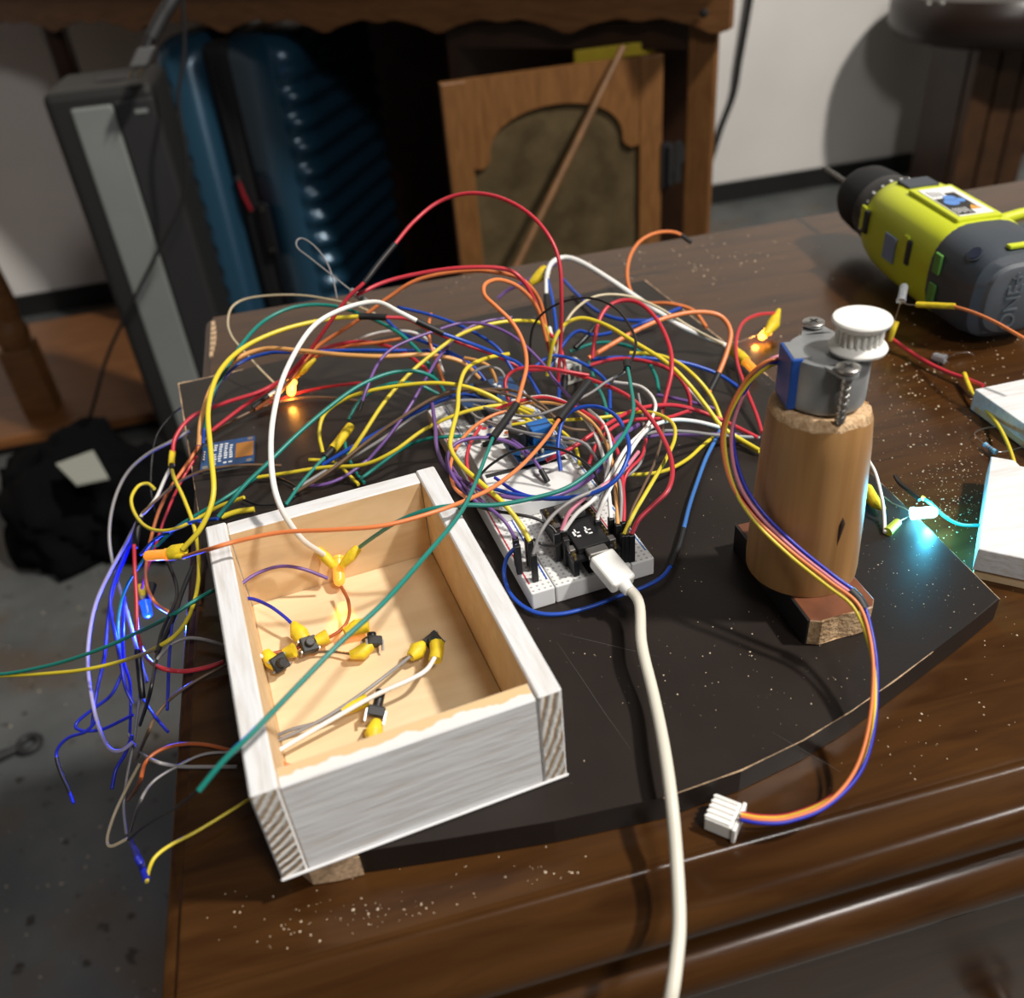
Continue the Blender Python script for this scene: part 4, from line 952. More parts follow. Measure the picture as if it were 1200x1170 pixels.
wire('teal wire dropping from the high black joint and sweeping into the box', 'teal', [(734, 424, 66), (739, 452, 66), (742, 482, 65), (732, 508, 64), (706, 540, 62), (668, 570, 60), (625, 584, 59), (580, 592, 59), (540, 592, 61), (500, 598, 60), (465, 612, 54), (440, 628, 44), (422, 641, 34)], 6, [(0, .35, SL, 1.9)])
wire('thin black wire looping up behind the high black joint', 'black', [(731, 434, 64), (742, 418, 66), (745, 400, 68), (738, 382, 70), (722, 362, 72), (700, 351, 72), (676, 350, 71), (650, 358, 66), (630, 374, 58), (622, 396, 48), (621, 440, 30)], 3.6)
wire('thick white wire sloping right from the yellow taped stub', 'white', [(640, 340, 44), (641, 322, 52), (647, 308, 57), (662, 302, 58), (682, 308, 56), (715, 328, 50), (755, 355, 40), (795, 381, 30), (825, 395, 22), (852, 406, 18)], 7.5, [(8.4, 9, SL, .9)])
wire('white wire standing beside the yellow stub with black sleeve', 'white', [(640, 328, 50), (640, 342, 48), (641, 358, 45), (644, 384, 40), (650, 408, 33), (656, 446, 24)], 5.5, [(1.4, 3, SL, 1.5)])
wire('blue wire standing upright at the back of the breadboard', 'blue', [(641, 326, 50), (646, 345, 47), (650, 370, 43), (653, 400, 36), (655, 432, 27), (655, 470, 22)], 5)
wire('yellow wire sweeping right from the breadboard back to the post', 'yellow', [(641, 440, 30), (648, 404, 48), (660, 382, 56), (682, 373, 59), (712, 382, 57), (745, 402, 53), (780, 424, 47), (805, 448, 40), (826, 474, 30), (846, 500, 22), (868, 515, 17), (890, 528, 15)], 6)
wire('thin cream wire looping right behind the yellow sweep', 'cream', [(650, 420, 34), (660, 385, 48), (675, 362, 54), (700, 347, 55), (735, 347, 52), (770, 360, 42), (810, 384, 28), (848, 404, 20)], 4)
wire('red wire arching right above the yellow sweep', 'red', [(694, 420, 40), (700, 382, 54), (712, 360, 60), (732, 352, 62), (752, 357, 61), (772, 378, 57), (785, 408, 51), (787, 435, 45), (781, 462, 37), (774, 490, 28)], 6)
wire('bright orange wire arching to the taped led at the board edge', 'orange', [(690, 420, 40), (715, 405, 43), (745, 388, 46), (780, 373, 48), (815, 366, 47), (843, 370, 43), (856, 388, 37), (852, 412, 30), (842, 438, 23), (830, 462, 18)], 7, [(8.0, 8.9, SL, 1.25)])
wire('orange wire curling onto the bare desk with a black tip', 'orange', [(828, 384, 16), (812, 364, 20), (785, 356, 22), (755, 355, 20), (741, 345, 20), (735, 325, 26), (738, 302, 32), (750, 283, 36), (770, 273, 37), (792, 273, 32), (810, 284, 24)], 5, [(9.3, 10, SL, 1.3)])
wire('blue wire running flat right towards the motor leads', 'blue', [(692, 421, 34), (730, 419, 34), (770, 421, 32), (805, 426, 28), (838, 437, 22), (860, 450, 18), (874, 462, 15)], 5.5)
wire('blue wire lying behind the cream loop at the back', 'blue', [(660, 328, 14), (676, 345, 15), (700, 365, 16), (730, 375, 16), (770, 376, 16)], 5)
wire('short blue wire with bare tip pointing right at the back', 'blue', [(640, 440, 28), (655, 412, 36), (668, 394, 42), (680, 388, 44), (697, 393, 43), (717, 390, 44)], 5)
wire('short blue wire lying crossways over the black board corner', 'blue', [(740, 384, 20), (758, 377, 22), (778, 369, 22), (800, 360, 20)], 5)
wire('yellow wire beside the red curve right of the tangle', 'yellow', [(738, 414, 40), (765, 415, 40), (792, 424, 38), (815, 442, 34), (833, 464, 26), (843, 486, 18), (846, 500, 15)], 5.5)
wire('dark red wire curving right under the flat blue wire', 'red', [(692, 428, 38), (720, 421, 40), (748, 422, 41), (778, 430, 40), (798, 445, 36), (808, 465, 28), (808, 484, 20)], 5.5)
wire('yellow wire looping right then down into a breadboard plug', 'yellow', [(700, 492, 34), (735, 484, 38), (765, 484, 42), (787, 495, 44), (791, 512, 44), (782, 535, 43), (764, 566, 41), (744, 600, 38), (731, 627, 35)], 5.5, pin=(-1,))
wire('yellow wire lying low on the board right of the breadboard', 'yellow', [(726, 556, 26), (755, 556, 22), (782, 551, 18), (806, 538, 16), (825, 521, 15), (848, 503, 14)], 5.5)
wire('thick red wire sweeping right and down into a breadboard plug', 'red', [(620, 434, 44), (655, 434, 46), (695, 446, 47), (735, 464, 48), (762, 490, 49), (781, 522, 48), (788, 550, 46), (783, 574, 44), (766, 592, 41), (749, 609, 38), (740, 627, 35)], 6.5, pin=(-1,))
wire('red wire leaving the tangle level towards the post', 'red', [(640, 540, 38), (670, 525, 42), (705, 502, 44), (740, 482, 42), (775, 475, 36), (806, 478, 28), (845, 492, 20), (888, 513, 15)], 6)
wire('white wire curving right from the breadboard plugs', 'white', [(700, 606, 36), (712, 578, 44), (732, 540, 48), (757, 505, 46), (785, 493, 40), (815, 494, 30), (848, 502, 20)], 6)
wire('grey wire beside the white curve right of the breadboard', 'grey', [(690, 594, 34), (712, 555, 42), (742, 518, 44), (770, 506, 40), (805, 506, 30), (840, 510, 20), (890, 513, 14)], 5)
wire('purple wire running low and straight towards the post', 'purple', [(742, 515, 30), (775, 510, 26), (805, 510, 20), (835, 509, 16), (870, 509, 14)], 5)
wire('blue wire dropping onto the board right of the breadboard', 'light blue', [(846, 500, 15), (838, 516, 15), (827, 538, 15), (817, 565, 15), (808, 592, 15), (801, 620, 15), (795, 642, 15), (786, 664, 15)], 6, [(5, 7, SL, 1.2)])
wire('blue wire circling the front end of the breadboard on the board', 'blue', [(788, 660, 15), (776, 676, 14.5), (755, 688, 14), (725, 699, 13.5), (690, 712, 13.5), (655, 720, 13.5), (625, 717, 14), (601, 700, 15), (591, 676, 18), (594, 654, 26), (606, 640, 36)], 6, pin=(-1,))
# ---- rings lying over the breadboard
wire('blue ring of wire lying over the middle of the breadboard', 'blue', [(657, 552, 38), (654, 522, 46), (660, 492, 53), (676, 479, 57), (700, 477, 59), (722, 488, 60), (735, 512, 60), (736, 535, 58), (722, 562, 53), (695, 578, 48), (655, 584, 44), (610, 581, 42), (575, 572, 40)], 6)
wire('second blue wire curving below the blue ring', 'deep blue', [(735, 545, 46), (712, 570, 44), (680, 582, 42), (640, 585, 40), (606, 577, 39), (580, 560, 38)], 5)
wire('purple wire curling round the left side of the breadboard', 'purple', [(506, 470, 40), (510, 500, 45), (512, 525, 47), (522, 548, 47), (545, 565, 46), (575, 578, 44), (615, 585, 42), (655, 580, 42), (690, 562, 40), (712, 540, 38)], 6)
wire('purple loop rising over the left rail of the breadboard', 'purple', [(560, 590, 40), (535, 565, 46), (524, 540, 50), (532, 522, 52), (552, 514, 52), (580, 514, 50), (604, 522, 44), (622, 540, 34)], 5.5)
wire('purple pair member running down to a left rail plug', 'purple', [(530, 548, 44), (545, 570, 46), (570, 592, 46), (592, 612, 42), (604, 632, 36)], 5, pin=(-1,))
wire('long thin purple wire stretched over the arcs left of the breadboard', 'purple', [(421, 481, 46), (430, 455, 54), (442, 428, 59), (458, 410, 62), (482, 398, 63), (510, 388, 63), (540, 379, 62), (572, 381, 60), (604, 396, 55), (634, 424, 46), (655, 452, 38), (682, 480, 32)], 4.5, [(0, .5, SL, 1.2)])
wire('thin purple wire crossing below the yellow diagonal', 'purple', [(431, 540, 24), (455, 512, 32), (478, 480, 40), (498, 446, 46), (515, 418, 50), (538, 392, 53), (565, 378, 54), (600, 372, 52)], 4.5)
wire('purple wire lying on the desk behind the orange hairpin', 'purple', [(583, 350, 10), (594, 341, 14), (608, 334, 18), (630, 322, 24), (652, 309, 30)], 4.5)
wire('straight yellow diagonal wire rising to the breadboard back', 'yellow', [(405, 540, 22), (425, 510, 32), (450, 472, 42), (478, 440, 49), (508, 414, 54), (540, 392, 58), (575, 380, 59), (612, 376, 56), (638, 382, 48), (646, 410, 34)], 5.5)
wire('yellow wire starting at the yellow tube and bowing over the board', 'yellow', [(378, 530, 26), (374, 508, 34), (380, 486, 40), (400, 470, 45), (430, 459, 49), (470, 452, 51), (510, 449, 52), (545, 453, 50), (575, 464, 45), (600, 480, 38), (630, 500, 32)], 5.5)
wire('teal wire bowing over the board towards the box back edge', 'teal', [(256, 606, 34), (285, 571, 42), (315, 542, 47), (350, 508, 51), (385, 478, 54), (420, 453, 56), (455, 438, 56), (485, 435, 54), (508, 443, 48), (520, 458, 38)], 6)
wire('teal wire passing under the yellow bow at the left', 'teal', [(408, 492, 26), (420, 472, 30), (440, 456, 34), (465, 449, 36), (490, 451, 34), (514, 462, 28)], 5)
tbw = wire('teal wire below the fat yellow tube running to the box', 'teal', [(412, 498, 24), (403, 510, 23), (394, 522, 22), (384, 533, 21), (372, 545, 20), (352, 568, 18), (335, 592, 16)], 5, [(0.2, 2.5, TP, 2.7), (2.4, 3.4, SL, 2.0)])
wire('teal wire hanging from the fat yellow tube to the box edge', 'teal', [(404, 510, 20), (405, 525, 18), (410, 540, 16), (418, 555, 15), (427, 566, 14)], 4.5)
wire('brown wire lying in the low bundle between display and breadboard', 'brown', [(345, 578, 16), (385, 553, 22), (430, 518, 30), (470, 490, 38), (510, 466, 44), (545, 457, 46), (585, 460, 44), (620, 472, 38), (655, 492, 30)], 5)
wire('long blue wire in the low bundle between display and breadboard', 'blue', [(378, 545, 18), (410, 526, 24), (445, 506, 30), (480, 487, 36), (515, 470, 41), (540, 463, 42), (560, 467, 40), (578, 480, 34)], 6)
wire('grey wire in the low bundle between display and breadboard', 'grey', [(344, 575, 16), (385, 550, 19), (420, 532, 24), (455, 510, 30), (490, 485, 36), (525, 472, 40), (565, 470, 40), (605, 480, 36), (640, 505, 30)], 5)
wire('yellow wire running low past the box back corner', 'yellow', [(300, 560, 15), (340, 554, 17), (380, 548, 20), (425, 545, 24), (460, 530, 30), (495, 505, 36), (530, 488, 40), (565, 478, 42), (600, 475, 40), (625, 482, 34)], 5.5)
wire('dark teal wire running low under the yellow one to the breadboard', 'teal', [(422, 562, 15), (445, 545, 18), (470, 527, 22), (495, 516, 26), (525, 512, 28), (560, 512, 26)], 5)
wire('short yellow wire dipping behind the box back wall', 'yellow', [(362, 539, 16), (380, 540, 16), (395, 544, 16), (408, 556, 15), (420, 568, 14)], 5)
wire('dark purple wire lying low along the box back wall', 'purple', [(355, 570, 14), (380, 568, 15), (405, 558, 16), (430, 540, 18)], 5)
wire('thin cream wire looping wide at the far left desk corner', 'cream', [(322, 450, 20), (305, 433, 26), (286, 412, 32), (272, 395, 36), (267, 378, 38), (272, 360, 40), (290, 350, 42), (325, 346, 44), (360, 347, 45), (395, 353, 45), (416, 358, 44), (440, 368, 40)], 3)
wire('thin grey bare wire loop sticking up at the back left', 'grey', [(432, 356, 66), (412, 341, 70), (388, 322, 76), (364, 303, 80), (349, 291, 83), (348, 282, 85), (356, 280, 85), (370, 290, 82), (382, 306, 77), (390, 326, 70), (395, 350, 60)], 2.2, [(0, 1, mat('grey_heat_shrink', (.22, .23, .23), .5), 4)])
wire('blue wire with white stripe crossing under the thick white arc', 'blue', [(466, 360, 60), (500, 368, 58), (530, 378, 55), (560, 392, 50), (585, 410, 44), (602, 436, 34)], 4.5)
wire('blue wire sloping from the black joint down to the breadboard', 'blue', [(452, 374, 56), (470, 390, 52), (500, 402, 48), (530, 414, 43), (555, 430, 37), (575, 455, 28)], 4.5)
wire('white wire rising under the blue slope to the breadboard', 'white', [(400, 408, 34), (430, 394, 40), (462, 388, 44), (490, 392, 44), (508, 408, 40), (520, 438, 30)], 4.5)
wire('pale orange wire rising thinly at the breadboard left end', 'orange', [(505, 368, 56), (502, 385, 54), (505, 405, 48), (512, 425, 40), (520, 448, 30)], 4.5)
wire('orange wire joining the white one left of the breadboard', 'orange', [(300, 480, 18), (330, 458, 24), (360, 425, 30), (400, 407, 36), (440, 402, 40), (470, 397, 42)], 4.5)
wire('thin red wire lying on the board right of the orange led', 'red', [(300, 480, 14), (340, 464, 15), (375, 455, 17), (410, 450, 19), (425, 449, 20)], 4.5)
wire('white wire sloping under the red ones above the display', 'white', [(296, 478, 18), (318, 462, 21), (342, 445, 24), (366, 425, 28)], 5, [(0, .9, SL, 1.5)])
wire('brown wire running low past the display towards the back', 'brown', [(228, 525, 14), (262, 500, 15), (300, 480, 15), (340, 468, 15), (380, 466, 15), (420, 470, 15)], 4)
# ---- dense middle of the tangle
wire('yellow wire curling left of the breadboard down to a rail plug', 'yellow', [(596, 415, 50), (570, 420, 54), (547, 432, 56), (538, 455, 58), (536, 480, 58), (530, 505, 57), (528, 525, 56), (540, 545, 55), (562, 565, 53), (590, 590, 48), (610, 615, 41), (621, 635, 36)], 6.5, pin=(-1,))
wire('red wire running beside the yellow curl into a rail plug', 'red', [(563, 500, 44), (551, 520, 48), (547, 540, 50), (552, 560, 50), (572, 578, 48), (596, 597, 44), (612, 617, 39), (618, 632, 35)], 5.5, pin=(-1,))
wire('dark red wire looping over the back of the breadboard', 'red', [(596, 470, 40), (592, 448, 46), (602, 435, 50), (625, 430, 52), (655, 434, 52), (690, 440, 48)], 5)
wire('orange wire curling under the black sleeve on the breadboard', 'orange', [(605, 480, 46), (580, 486, 46), (556, 500, 46), (538, 520, 46), (528, 545, 46), (532, 570, 46), (548, 585, 48)], 5)
wire('red wire arching low across the back of the mini breadboard', 'red', [(580, 480, 40), (610, 470, 44), (640, 466, 45), (675, 478, 45), (705, 498, 44), (722, 525, 42), (728, 555, 40), (731, 588, 38), (731, 612, 35)], 5.5, pin=(-1,))
wire('peach wire arching across to the right breadboard plugs', 'peach', [(585, 478, 38), (625, 472, 42), (660, 475, 44), (690, 492, 46), (708, 515, 46), (718, 545, 44), (722, 580, 40), (724, 615, 35)], 5, pin=(-1,))
wire('white wire arching across beside the peach one', 'white', [(600, 470, 36), (640, 465, 40), (672, 478, 43), (695, 505, 44), (708, 540, 43), (713, 575, 40), (716, 608, 35)], 5.5, pin=(-1,))
wire('white wire rising from a plug beside the controller board', 'white', [(700, 610, 35), (706, 580, 42), (712, 552, 46), (716, 525, 46), (708, 498, 44), (690, 480, 40)], 5, pin=(0,))
wire('white wire curving from a middle plug up right', 'white', [(661, 622, 36), (676, 602, 42), (697, 584, 46), (716, 556, 48), (735, 524, 47), (758, 500, 44), (768, 474, 40), (752, 454, 36), (720, 448, 32)], 5.5, pin=(0,))
wire('pink wire curving from a middle plug up right', 'pink', [(658, 622, 36), (668, 600, 42), (690, 580, 46), (712, 566, 48), (730, 552, 46), (748, 530, 42)], 6, pin=(0,))
wire('grey wire rising from the left rail plug over the end', 'grey', [(625, 650, 35), (633, 625, 42), (650, 602, 46), (672, 586, 48), (698, 574, 48), (722, 560, 46), (728, 580, 42), (727, 612, 35)], 5.5, pin=(0,))
wire('grey wire bowing across the breadboard middle', 'grey', [(560, 490, 44), (590, 500, 46), (620, 508, 47), (655, 512, 47), (685, 520, 45), (700, 540, 40)], 4.5)
wire('thin grey wire bowing lower across the breadboard middle', 'grey', [(545, 478, 40), (570, 496, 42), (610, 506, 42), (640, 515, 40), (690, 520, 38), (735, 512, 34)], 4)
wire('black wire arching over the mini breadboard', 'black', [(560, 560, 36), (575, 545, 42), (600, 530, 47), (630, 524, 49), (660, 528, 49), (685, 542, 46), (700, 560, 42), (704, 590, 38), (696, 615, 32), (680, 630, 28)], 4)
wire('black wire crossing from the left rail to a middle plug', 'black', [(548, 590, 44), (575, 598, 44), (605, 603, 43), (628, 608, 41), (645, 617, 38), (652, 625, 36)], 4.5, pin=(-1,))
wire('black wire dipping between the two plug rows', 'black', [(625, 632, 34), (635, 638, 31), (650, 640, 31), (663, 632, 35)], 4, pin=(-1,))
wire('brown wire arching across the breadboard to the right plugs', 'brown', [(530, 470, 38), (560, 458, 44), (600, 458, 46), (635, 475, 46), (660, 500, 44), (690, 505, 42)], 4.5)
wire('brown wire beside the yellow one into a right plug', 'brown', [(775, 482, 36), (777, 505, 40), (768, 540, 41), (752, 575, 40), (740, 600, 38), (735, 627, 35)], 4, pin=(-1,))
wire('yellow wire crossing the breadboard straight and low', 'yellow', [(600, 498, 36), (630, 494, 38), (670, 492, 40), (700, 490, 40), (730, 486, 38)], 5)
wire('yellow wire crossing the mini breadboard steeply', 'yellow', [(560, 460, 40), (590, 472, 40), (620, 485, 40), (650, 500, 38), (672, 520, 35), (680, 545, 32)], 5)
wire('teal wire rising steeply behind the breadboard', 'teal', [(690, 425, 24), (698, 450, 30), (706, 465, 34), (711, 485, 34), (710, 500, 30)], 5.5)
wire('teal wire lying flat right of the high black joint', 'teal', [(668, 412, 30), (700, 402, 32), (730, 404, 32), (752, 415, 30), (768, 440, 24), (772, 460, 20)], 5)
wire('blue wire diving behind the terminal block', 'blue', [(610, 445, 34), (640, 420, 40), (660, 418, 40), (690, 430, 36), (712, 450, 30), (715, 480, 26)], 5)
wire('red wire with plug standing beside the white terminal block', 'red', [(660, 462, 20), (662, 440, 28), (660, 420, 34), (652, 400, 40), (640, 388, 44)], 5.5, [(0, 1, SL, 1.8)])
wire('purple wire bundle crossing diagonally right of the relay module', 'purple', [(668, 572, 36), (690, 555, 40), (710, 536, 42), (722, 515, 42), (748, 498, 40)], 7)
wire('purple wire dropping across the relay module', 'purple', [(600, 515, 42), (618, 530, 40), (632, 548, 36), (642, 565, 31)], 5, [(2.2, 3, SL, 1.6)])
wire('red wire slanting over the mini breadboard right side', 'red', [(690, 545, 40), (700, 520, 43), (720, 500, 44), (745, 492, 42), (780, 490, 36), (806, 482, 30)], 5.5)
wire('dark red wire dropping at the right of the breadboard', 'red', [(757, 515, 40), (752, 535, 40), (738, 550, 40), (731, 565, 38), (730, 590, 36)], 5)
wire('grey wire looping loosely right of the breadboard', 'grey', [(748, 462, 36), (753, 490, 38), (756, 515, 38), (752, 540, 36), (738, 556, 34), (726, 560, 32)], 4)
wire('black sleeve wire leaning behind the terminal block', 'black', [(708, 362, 40), (698, 380, 38), (686, 396, 35), (674, 408, 32)], 8)
wire('pale grey wire stretched over the black joint to the left', 'grey', [(732, 436, 60), (710, 448, 58), (690, 462, 55), (655, 478, 52), (620, 488, 49), (585, 482, 45), (555, 475, 40)], 4)
wire('peach wire hooking down at the breadboard left end', 'peach', [(545, 420, 44), (562, 424, 46), (575, 432, 44), (582, 448, 36)], 5.5)
wire('grey wire hooking beside the peach hook', 'grey', [(545, 450, 40), (556, 436, 44), (572, 430, 45), (588, 436, 42), (594, 455, 34)], 4.5)
# ---- right of the tangle
wire('red wire bending from the orange led down behind the post', 'red', [(908, 367, 12), (888, 369, 18), (871, 378, 22), (863, 398, 24), (864, 425, 22), (874, 455, 20), (886, 485, 17), (893, 507, 15)], 5)
wire('short black wire beside the red bend near the post', 'black', [(862, 412, 20), (864, 435, 18), (868, 452, 15)], 4)
wire('yellow wire stub reaching the post foot from the left', 'yellow', [(846, 502, 16), (860, 512, 15), (876, 522, 14), (892, 532, 13.5)], 5)
wire('dark purple wire crossing under the right-hand curves', 'purple', [(770, 463, 20), (795, 468, 19), (820, 474, 18), (840, 480, 16)], 5)
wire('white wire stub under the yellow curves at right', 'white', [(806, 455, 22), (818, 468, 20), (832, 484, 18), (846, 498, 16)], 5)
# ---- items near the cyan led
wire('white wire standing from the post to the yellow-green sleeve', 'white', [(1018, 540, 26), (1026, 555, 26), (1033, 582, 22), (1036, 605, 16), (1037, 624, 13.5)], 5)
wire('teal wire lit by the cyan led running to the slab', 'teal', [(1080, 583, 16), (1092, 591, 15), (1108, 606, 12), (1126, 615, 10), (1150, 616, 9)], 5, [(0, .4, TP, 1.3)])
wire('black twin plug lead pointing back from the cyan led', 'black', [(1078, 586, 16), (1066, 576, 16), (1054, 566, 15), (1049, 558, 14)], 6)
wire('red wire running from the clear led to the painted bar', 'red', [(1045, 397, 6), (1060, 408, 5), (1085, 424, 4), (1110, 436, 4), (1130, 443, 5), (1152, 452, 8)], 5.5)
wire('orange wire leaving the clear led past the drill end', 'orange', [(1117, 359, 33.8), (1140, 366, 37), (1165, 377, 40), (1190, 391, 41), (1230, 414, 38)], 5)
wire('yellow wire curving from the red one to the notched slab', 'yellow', [(1130, 438, 6), (1138, 458, 5), (1150, 474, 5), (1168, 496, 6), (1180, 518, 9), (1188, 540, 13), (1192, 556, 14)], 5, [(0, 1, TP, 1.35)])
# ---- wires hanging over the left edge of the desk
wire('grey wire bowing out widest over the black bag', 'grey', [(222, 505, 18), (200, 518, 16), (172, 533, 10), (148, 556, 2), (133, 590, -8), (128, 630, -20), (135, 672, -32), (148, 715, -44), (160, 760, -56), (172, 800, -64)], 5)
wire('lavender wire bowing down the far left of the bundle', 'lavender', [(164, 606, -4), (146, 640, -16), (128, 672, -26), (112, 708, -36), (104, 748, -46), (103, 785, -55), (109, 826, -62), (117, 856, -66), (128, 877, -68), (142, 880, -68), (156, 870, -66)], 5.5)
wire('white lead from the yellow sleeve to a black sleeve below', 'white', [(200, 548, 14), (193, 562, 11), (183, 584, 6), (172, 598, 2), (165, 606, -1), (161, 622, -5), (158, 642, -9)], 5, [(4, 6, SL, 1.8), (0, .2, SL, 1.5)])
wire('yellow wire looping below the yellow sleeve and off to the left', 'yellow', [(202, 530, 17), (201, 545, 16), (204, 560, 15), (216, 586, 14), (228, 620, 10), (233, 660, 2), (229, 700, -8), (214, 735, -16), (188, 757, -24), (150, 773, -34), (100, 785, -44), (50, 790, -52), (-10, 793, -60)], 5.5, [(.1, 1, TP, 1.8), (1, 1.5, SL, 1.3)])
wire('teal wire crossing the bundle and leaving at the left edge', 'teal', [(262, 686, 12), (235, 700, 6), (200, 722, -6), (160, 742, -20), (120, 760, -32), (70, 777, -44), (20, 788, -54), (-15, 792, -60)], 5.5)
wire('yellow wire curling in a loop beside the black bag', 'yellow', [(181, 573, 2), (173, 567, 2), (162, 570, 2), (154, 584, 2), (157, 600, 2), (168, 615, 4), (184, 622, 6), (205, 620, 9), (228, 610, 12), (256, 594, 16), (286, 583, 22)], 5)
wire('orange brown wire falling from the display past the amber led', 'orange', [(236, 505, 20), (234, 520, 18), (222, 540, 15), (200, 572, 8), (186, 600, 0), (176, 635, -10), (171, 665, -20), (173, 690, -28), (183, 708, -34), (198, 718, -36)], 5, [(0, 1, SL, 1.6)])
wire('red wire falling thinly beside the orange brown one', 'red', [(230, 535, 14), (212, 565, 8), (196, 600, -2), (182, 640, -14), (172, 668, -24), (166, 690, -34)], 4)
wire('pink red wire hanging straight then bending to the box', 'red', [(157, 638, -6), (158, 668, -16), (160, 705, -26), (161, 740, -34), (168, 764, -38), (184, 781, -38), (212, 787, -30), (240, 783, -18), (262, 776, -8)], 6)
wire('black wire falling behind the amber led', 'black', [(196, 658, 8), (205, 680, -2), (207, 700, -12), (198, 722, -22), (188, 746, -32), (182, 780, -42), (175, 815, -52), (164, 850, -62)], 5)
wire('black sleeve hanging vertically in the blue-lit bundle', 'black', [(161, 762, -46), (163, 780, -50), (165, 800, -54), (167, 818, -58)], 9)
wire('black wire slanting from the desk edge into the bundle', 'black', [(225, 665, 6), (213, 695, -6), (205, 720, -18), (194, 745, -30), (184, 765, -38)], 7)
wire('grey white wire emerging left of the box and curling down', 'grey', [(264, 757, -4), (240, 750, -10), (220, 748, -16), (203, 754, -22), (190, 766, -28), (180, 778, -34)], 5)
wire('blue-lit wire falling straight from the black sleeve', 'deep blue', [(162, 612, -6), (148, 650, -18), (132, 690, -30), (126, 730, -40), (122, 770, -50), (113, 812, -60), (108, 850, -68)], 4.5)  # these deep blue wires hold the blue led's light in their colour
wire('blue-lit wire weaving down the middle of the bundle', 'deep blue', [(150, 640, -14), (134, 680, -26), (129, 710, -34), (136, 750, -42), (142, 780, -50), (147, 806, -56), (156, 825, -62)], 4.5)
wire('blue-lit wire bent into a loop at the left of the bundle', 'deep blue', [(143, 790, -54), (130, 815, -60), (108, 832, -64), (92, 845, -67), (89, 853, -68), (100, 857, -68), (120, 855, -68), (140, 846, -66), (156, 838, -64)], 4.5)
wire('blue-lit wire kinked out over the dark floor at far left', 'deep blue', [(112, 846, -64), (100, 858, -68), (82, 864, -72), (70, 874, -76), (66, 886, -80), (71, 905, -84), (80, 925, -88), (86, 942, -90)], 4.5, [(4.2, 6.4, SL, 1.2)])
wire('blue-lit wire hanging parallel under the lit led', 'deep blue', [(146, 700, -38), (144, 740, -46), (145, 775, -54), (152, 800, -60), (153, 830, -66), (152, 865, -72)], 4)
wire('short blue-lit wire pointing to the dark floor below the bundle', 'deep blue', [(155, 862, -66), (146, 885, -72), (136, 902, -76), (131, 925, -80)], 5)
wire('blue-lit wire falling beside the desk edge', 'deep blue', [(202, 722, -34), (200, 750, -42), (198, 775, -48), (197, 805, -56), (196, 832, -62)], 4.5)
wire('short blue-lit wire slanting near the desk edge', 'deep blue', [(168, 820, -58), (178, 835, -60), (188, 848, -62), (197, 858, -64)], 4)
wire('teal wire hidden in the blue-lit bundle', 'teal', [(180, 640, -4), (160, 668, -18), (145, 695, -30), (138, 730, -40), (140, 765, -50)], 4)
wire('blue teal twin wire rising behind the amber led', 'blue', [(255, 608, 16), (225, 612, 12), (200, 622, 6), (180, 634, -2), (165, 650, -12)], 5)
wire('teal wire sloping behind the amber led to the desk edge', 'teal', [(300, 560, 16), (262, 585, 16), (230, 604, 12), (205, 620, 6), (184, 640, -2)], 5)
wire('grey wire hanging down to the low blue tape', 'grey', [(164, 815, -62), (160, 845, -70), (156, 875, -78), (149, 910, -86), (145, 945, -94), (148, 978, -100)], 4.5)
wire('grey wire bending from the bundle under the box', 'grey', [(150, 860, -66), (160, 876, -66), (176, 890, -58), (205, 898, -42), (240, 899, -24), (278, 899, -10)], 5)
wire('rust orange wire arching low beside the box corner', 'rust', [(150, 938, -78), (163, 918, -72), (170, 895, -64), (185, 881, -54), (210, 873, -40), (240, 873, -26), (275, 881, -12)], 5.5)
wire('cream wire hanging in a sharp bend below the bundle', 'cream', [(164, 895, -78), (148, 925, -86), (134, 955, -92), (126, 982, -96), (130, 992, -97), (150, 983, -96)], 5)
wire('thin grey wire curving down from the box to the blue tape', 'grey', [(282, 882, -10), (240, 884, -26), (205, 900, -44), (178, 918, -62), (162, 945, -80), (153, 975, -96)], 4)
wire('brown wire arcing from the box down to the bundle', 'brown', [(268, 778, -8), (235, 795, -22), (205, 815, -36), (185, 836, -50), (172, 862, -64), (160, 890, -76)], 4.5)
wire('yellow wire lying from the box corner down to the blue tape', 'yellow', [(300, 932, 4), (268, 952, -8), (230, 975, -34), (198, 992, -60), (181, 1006, -80), (174, 1022, -96), (172, 1034, -104)], 5.5)
wire('wide blue taped wire end hanging lowest beside the desk', 'deep blue', [(152, 984, -98), (160, 1002, -102), (167, 1018, -105), (172, 1032, -107)], 9)
wire('black thin wire hanging over the bag', 'black', [(212, 478, 14), (200, 488, 10), (184, 510, 4), (178, 540, -6), (177, 575, -16), (182, 600, -26)], 2.6)
wire('black looped wire behind the box back edge', 'black', [(300, 556, 14), (330, 562, 14), (350, 575, 14), (335, 588, 14), (305, 592, 14), (285, 585, 15)], 3.5)
wire('brown grey wire arching over the display to the black sleeve', 'brown', [(166, 602, 6), (185, 585, 10), (208, 566, 14), (235, 553, 18), (265, 547, 19), (295, 545, 18), (330, 546, 16)], 4)
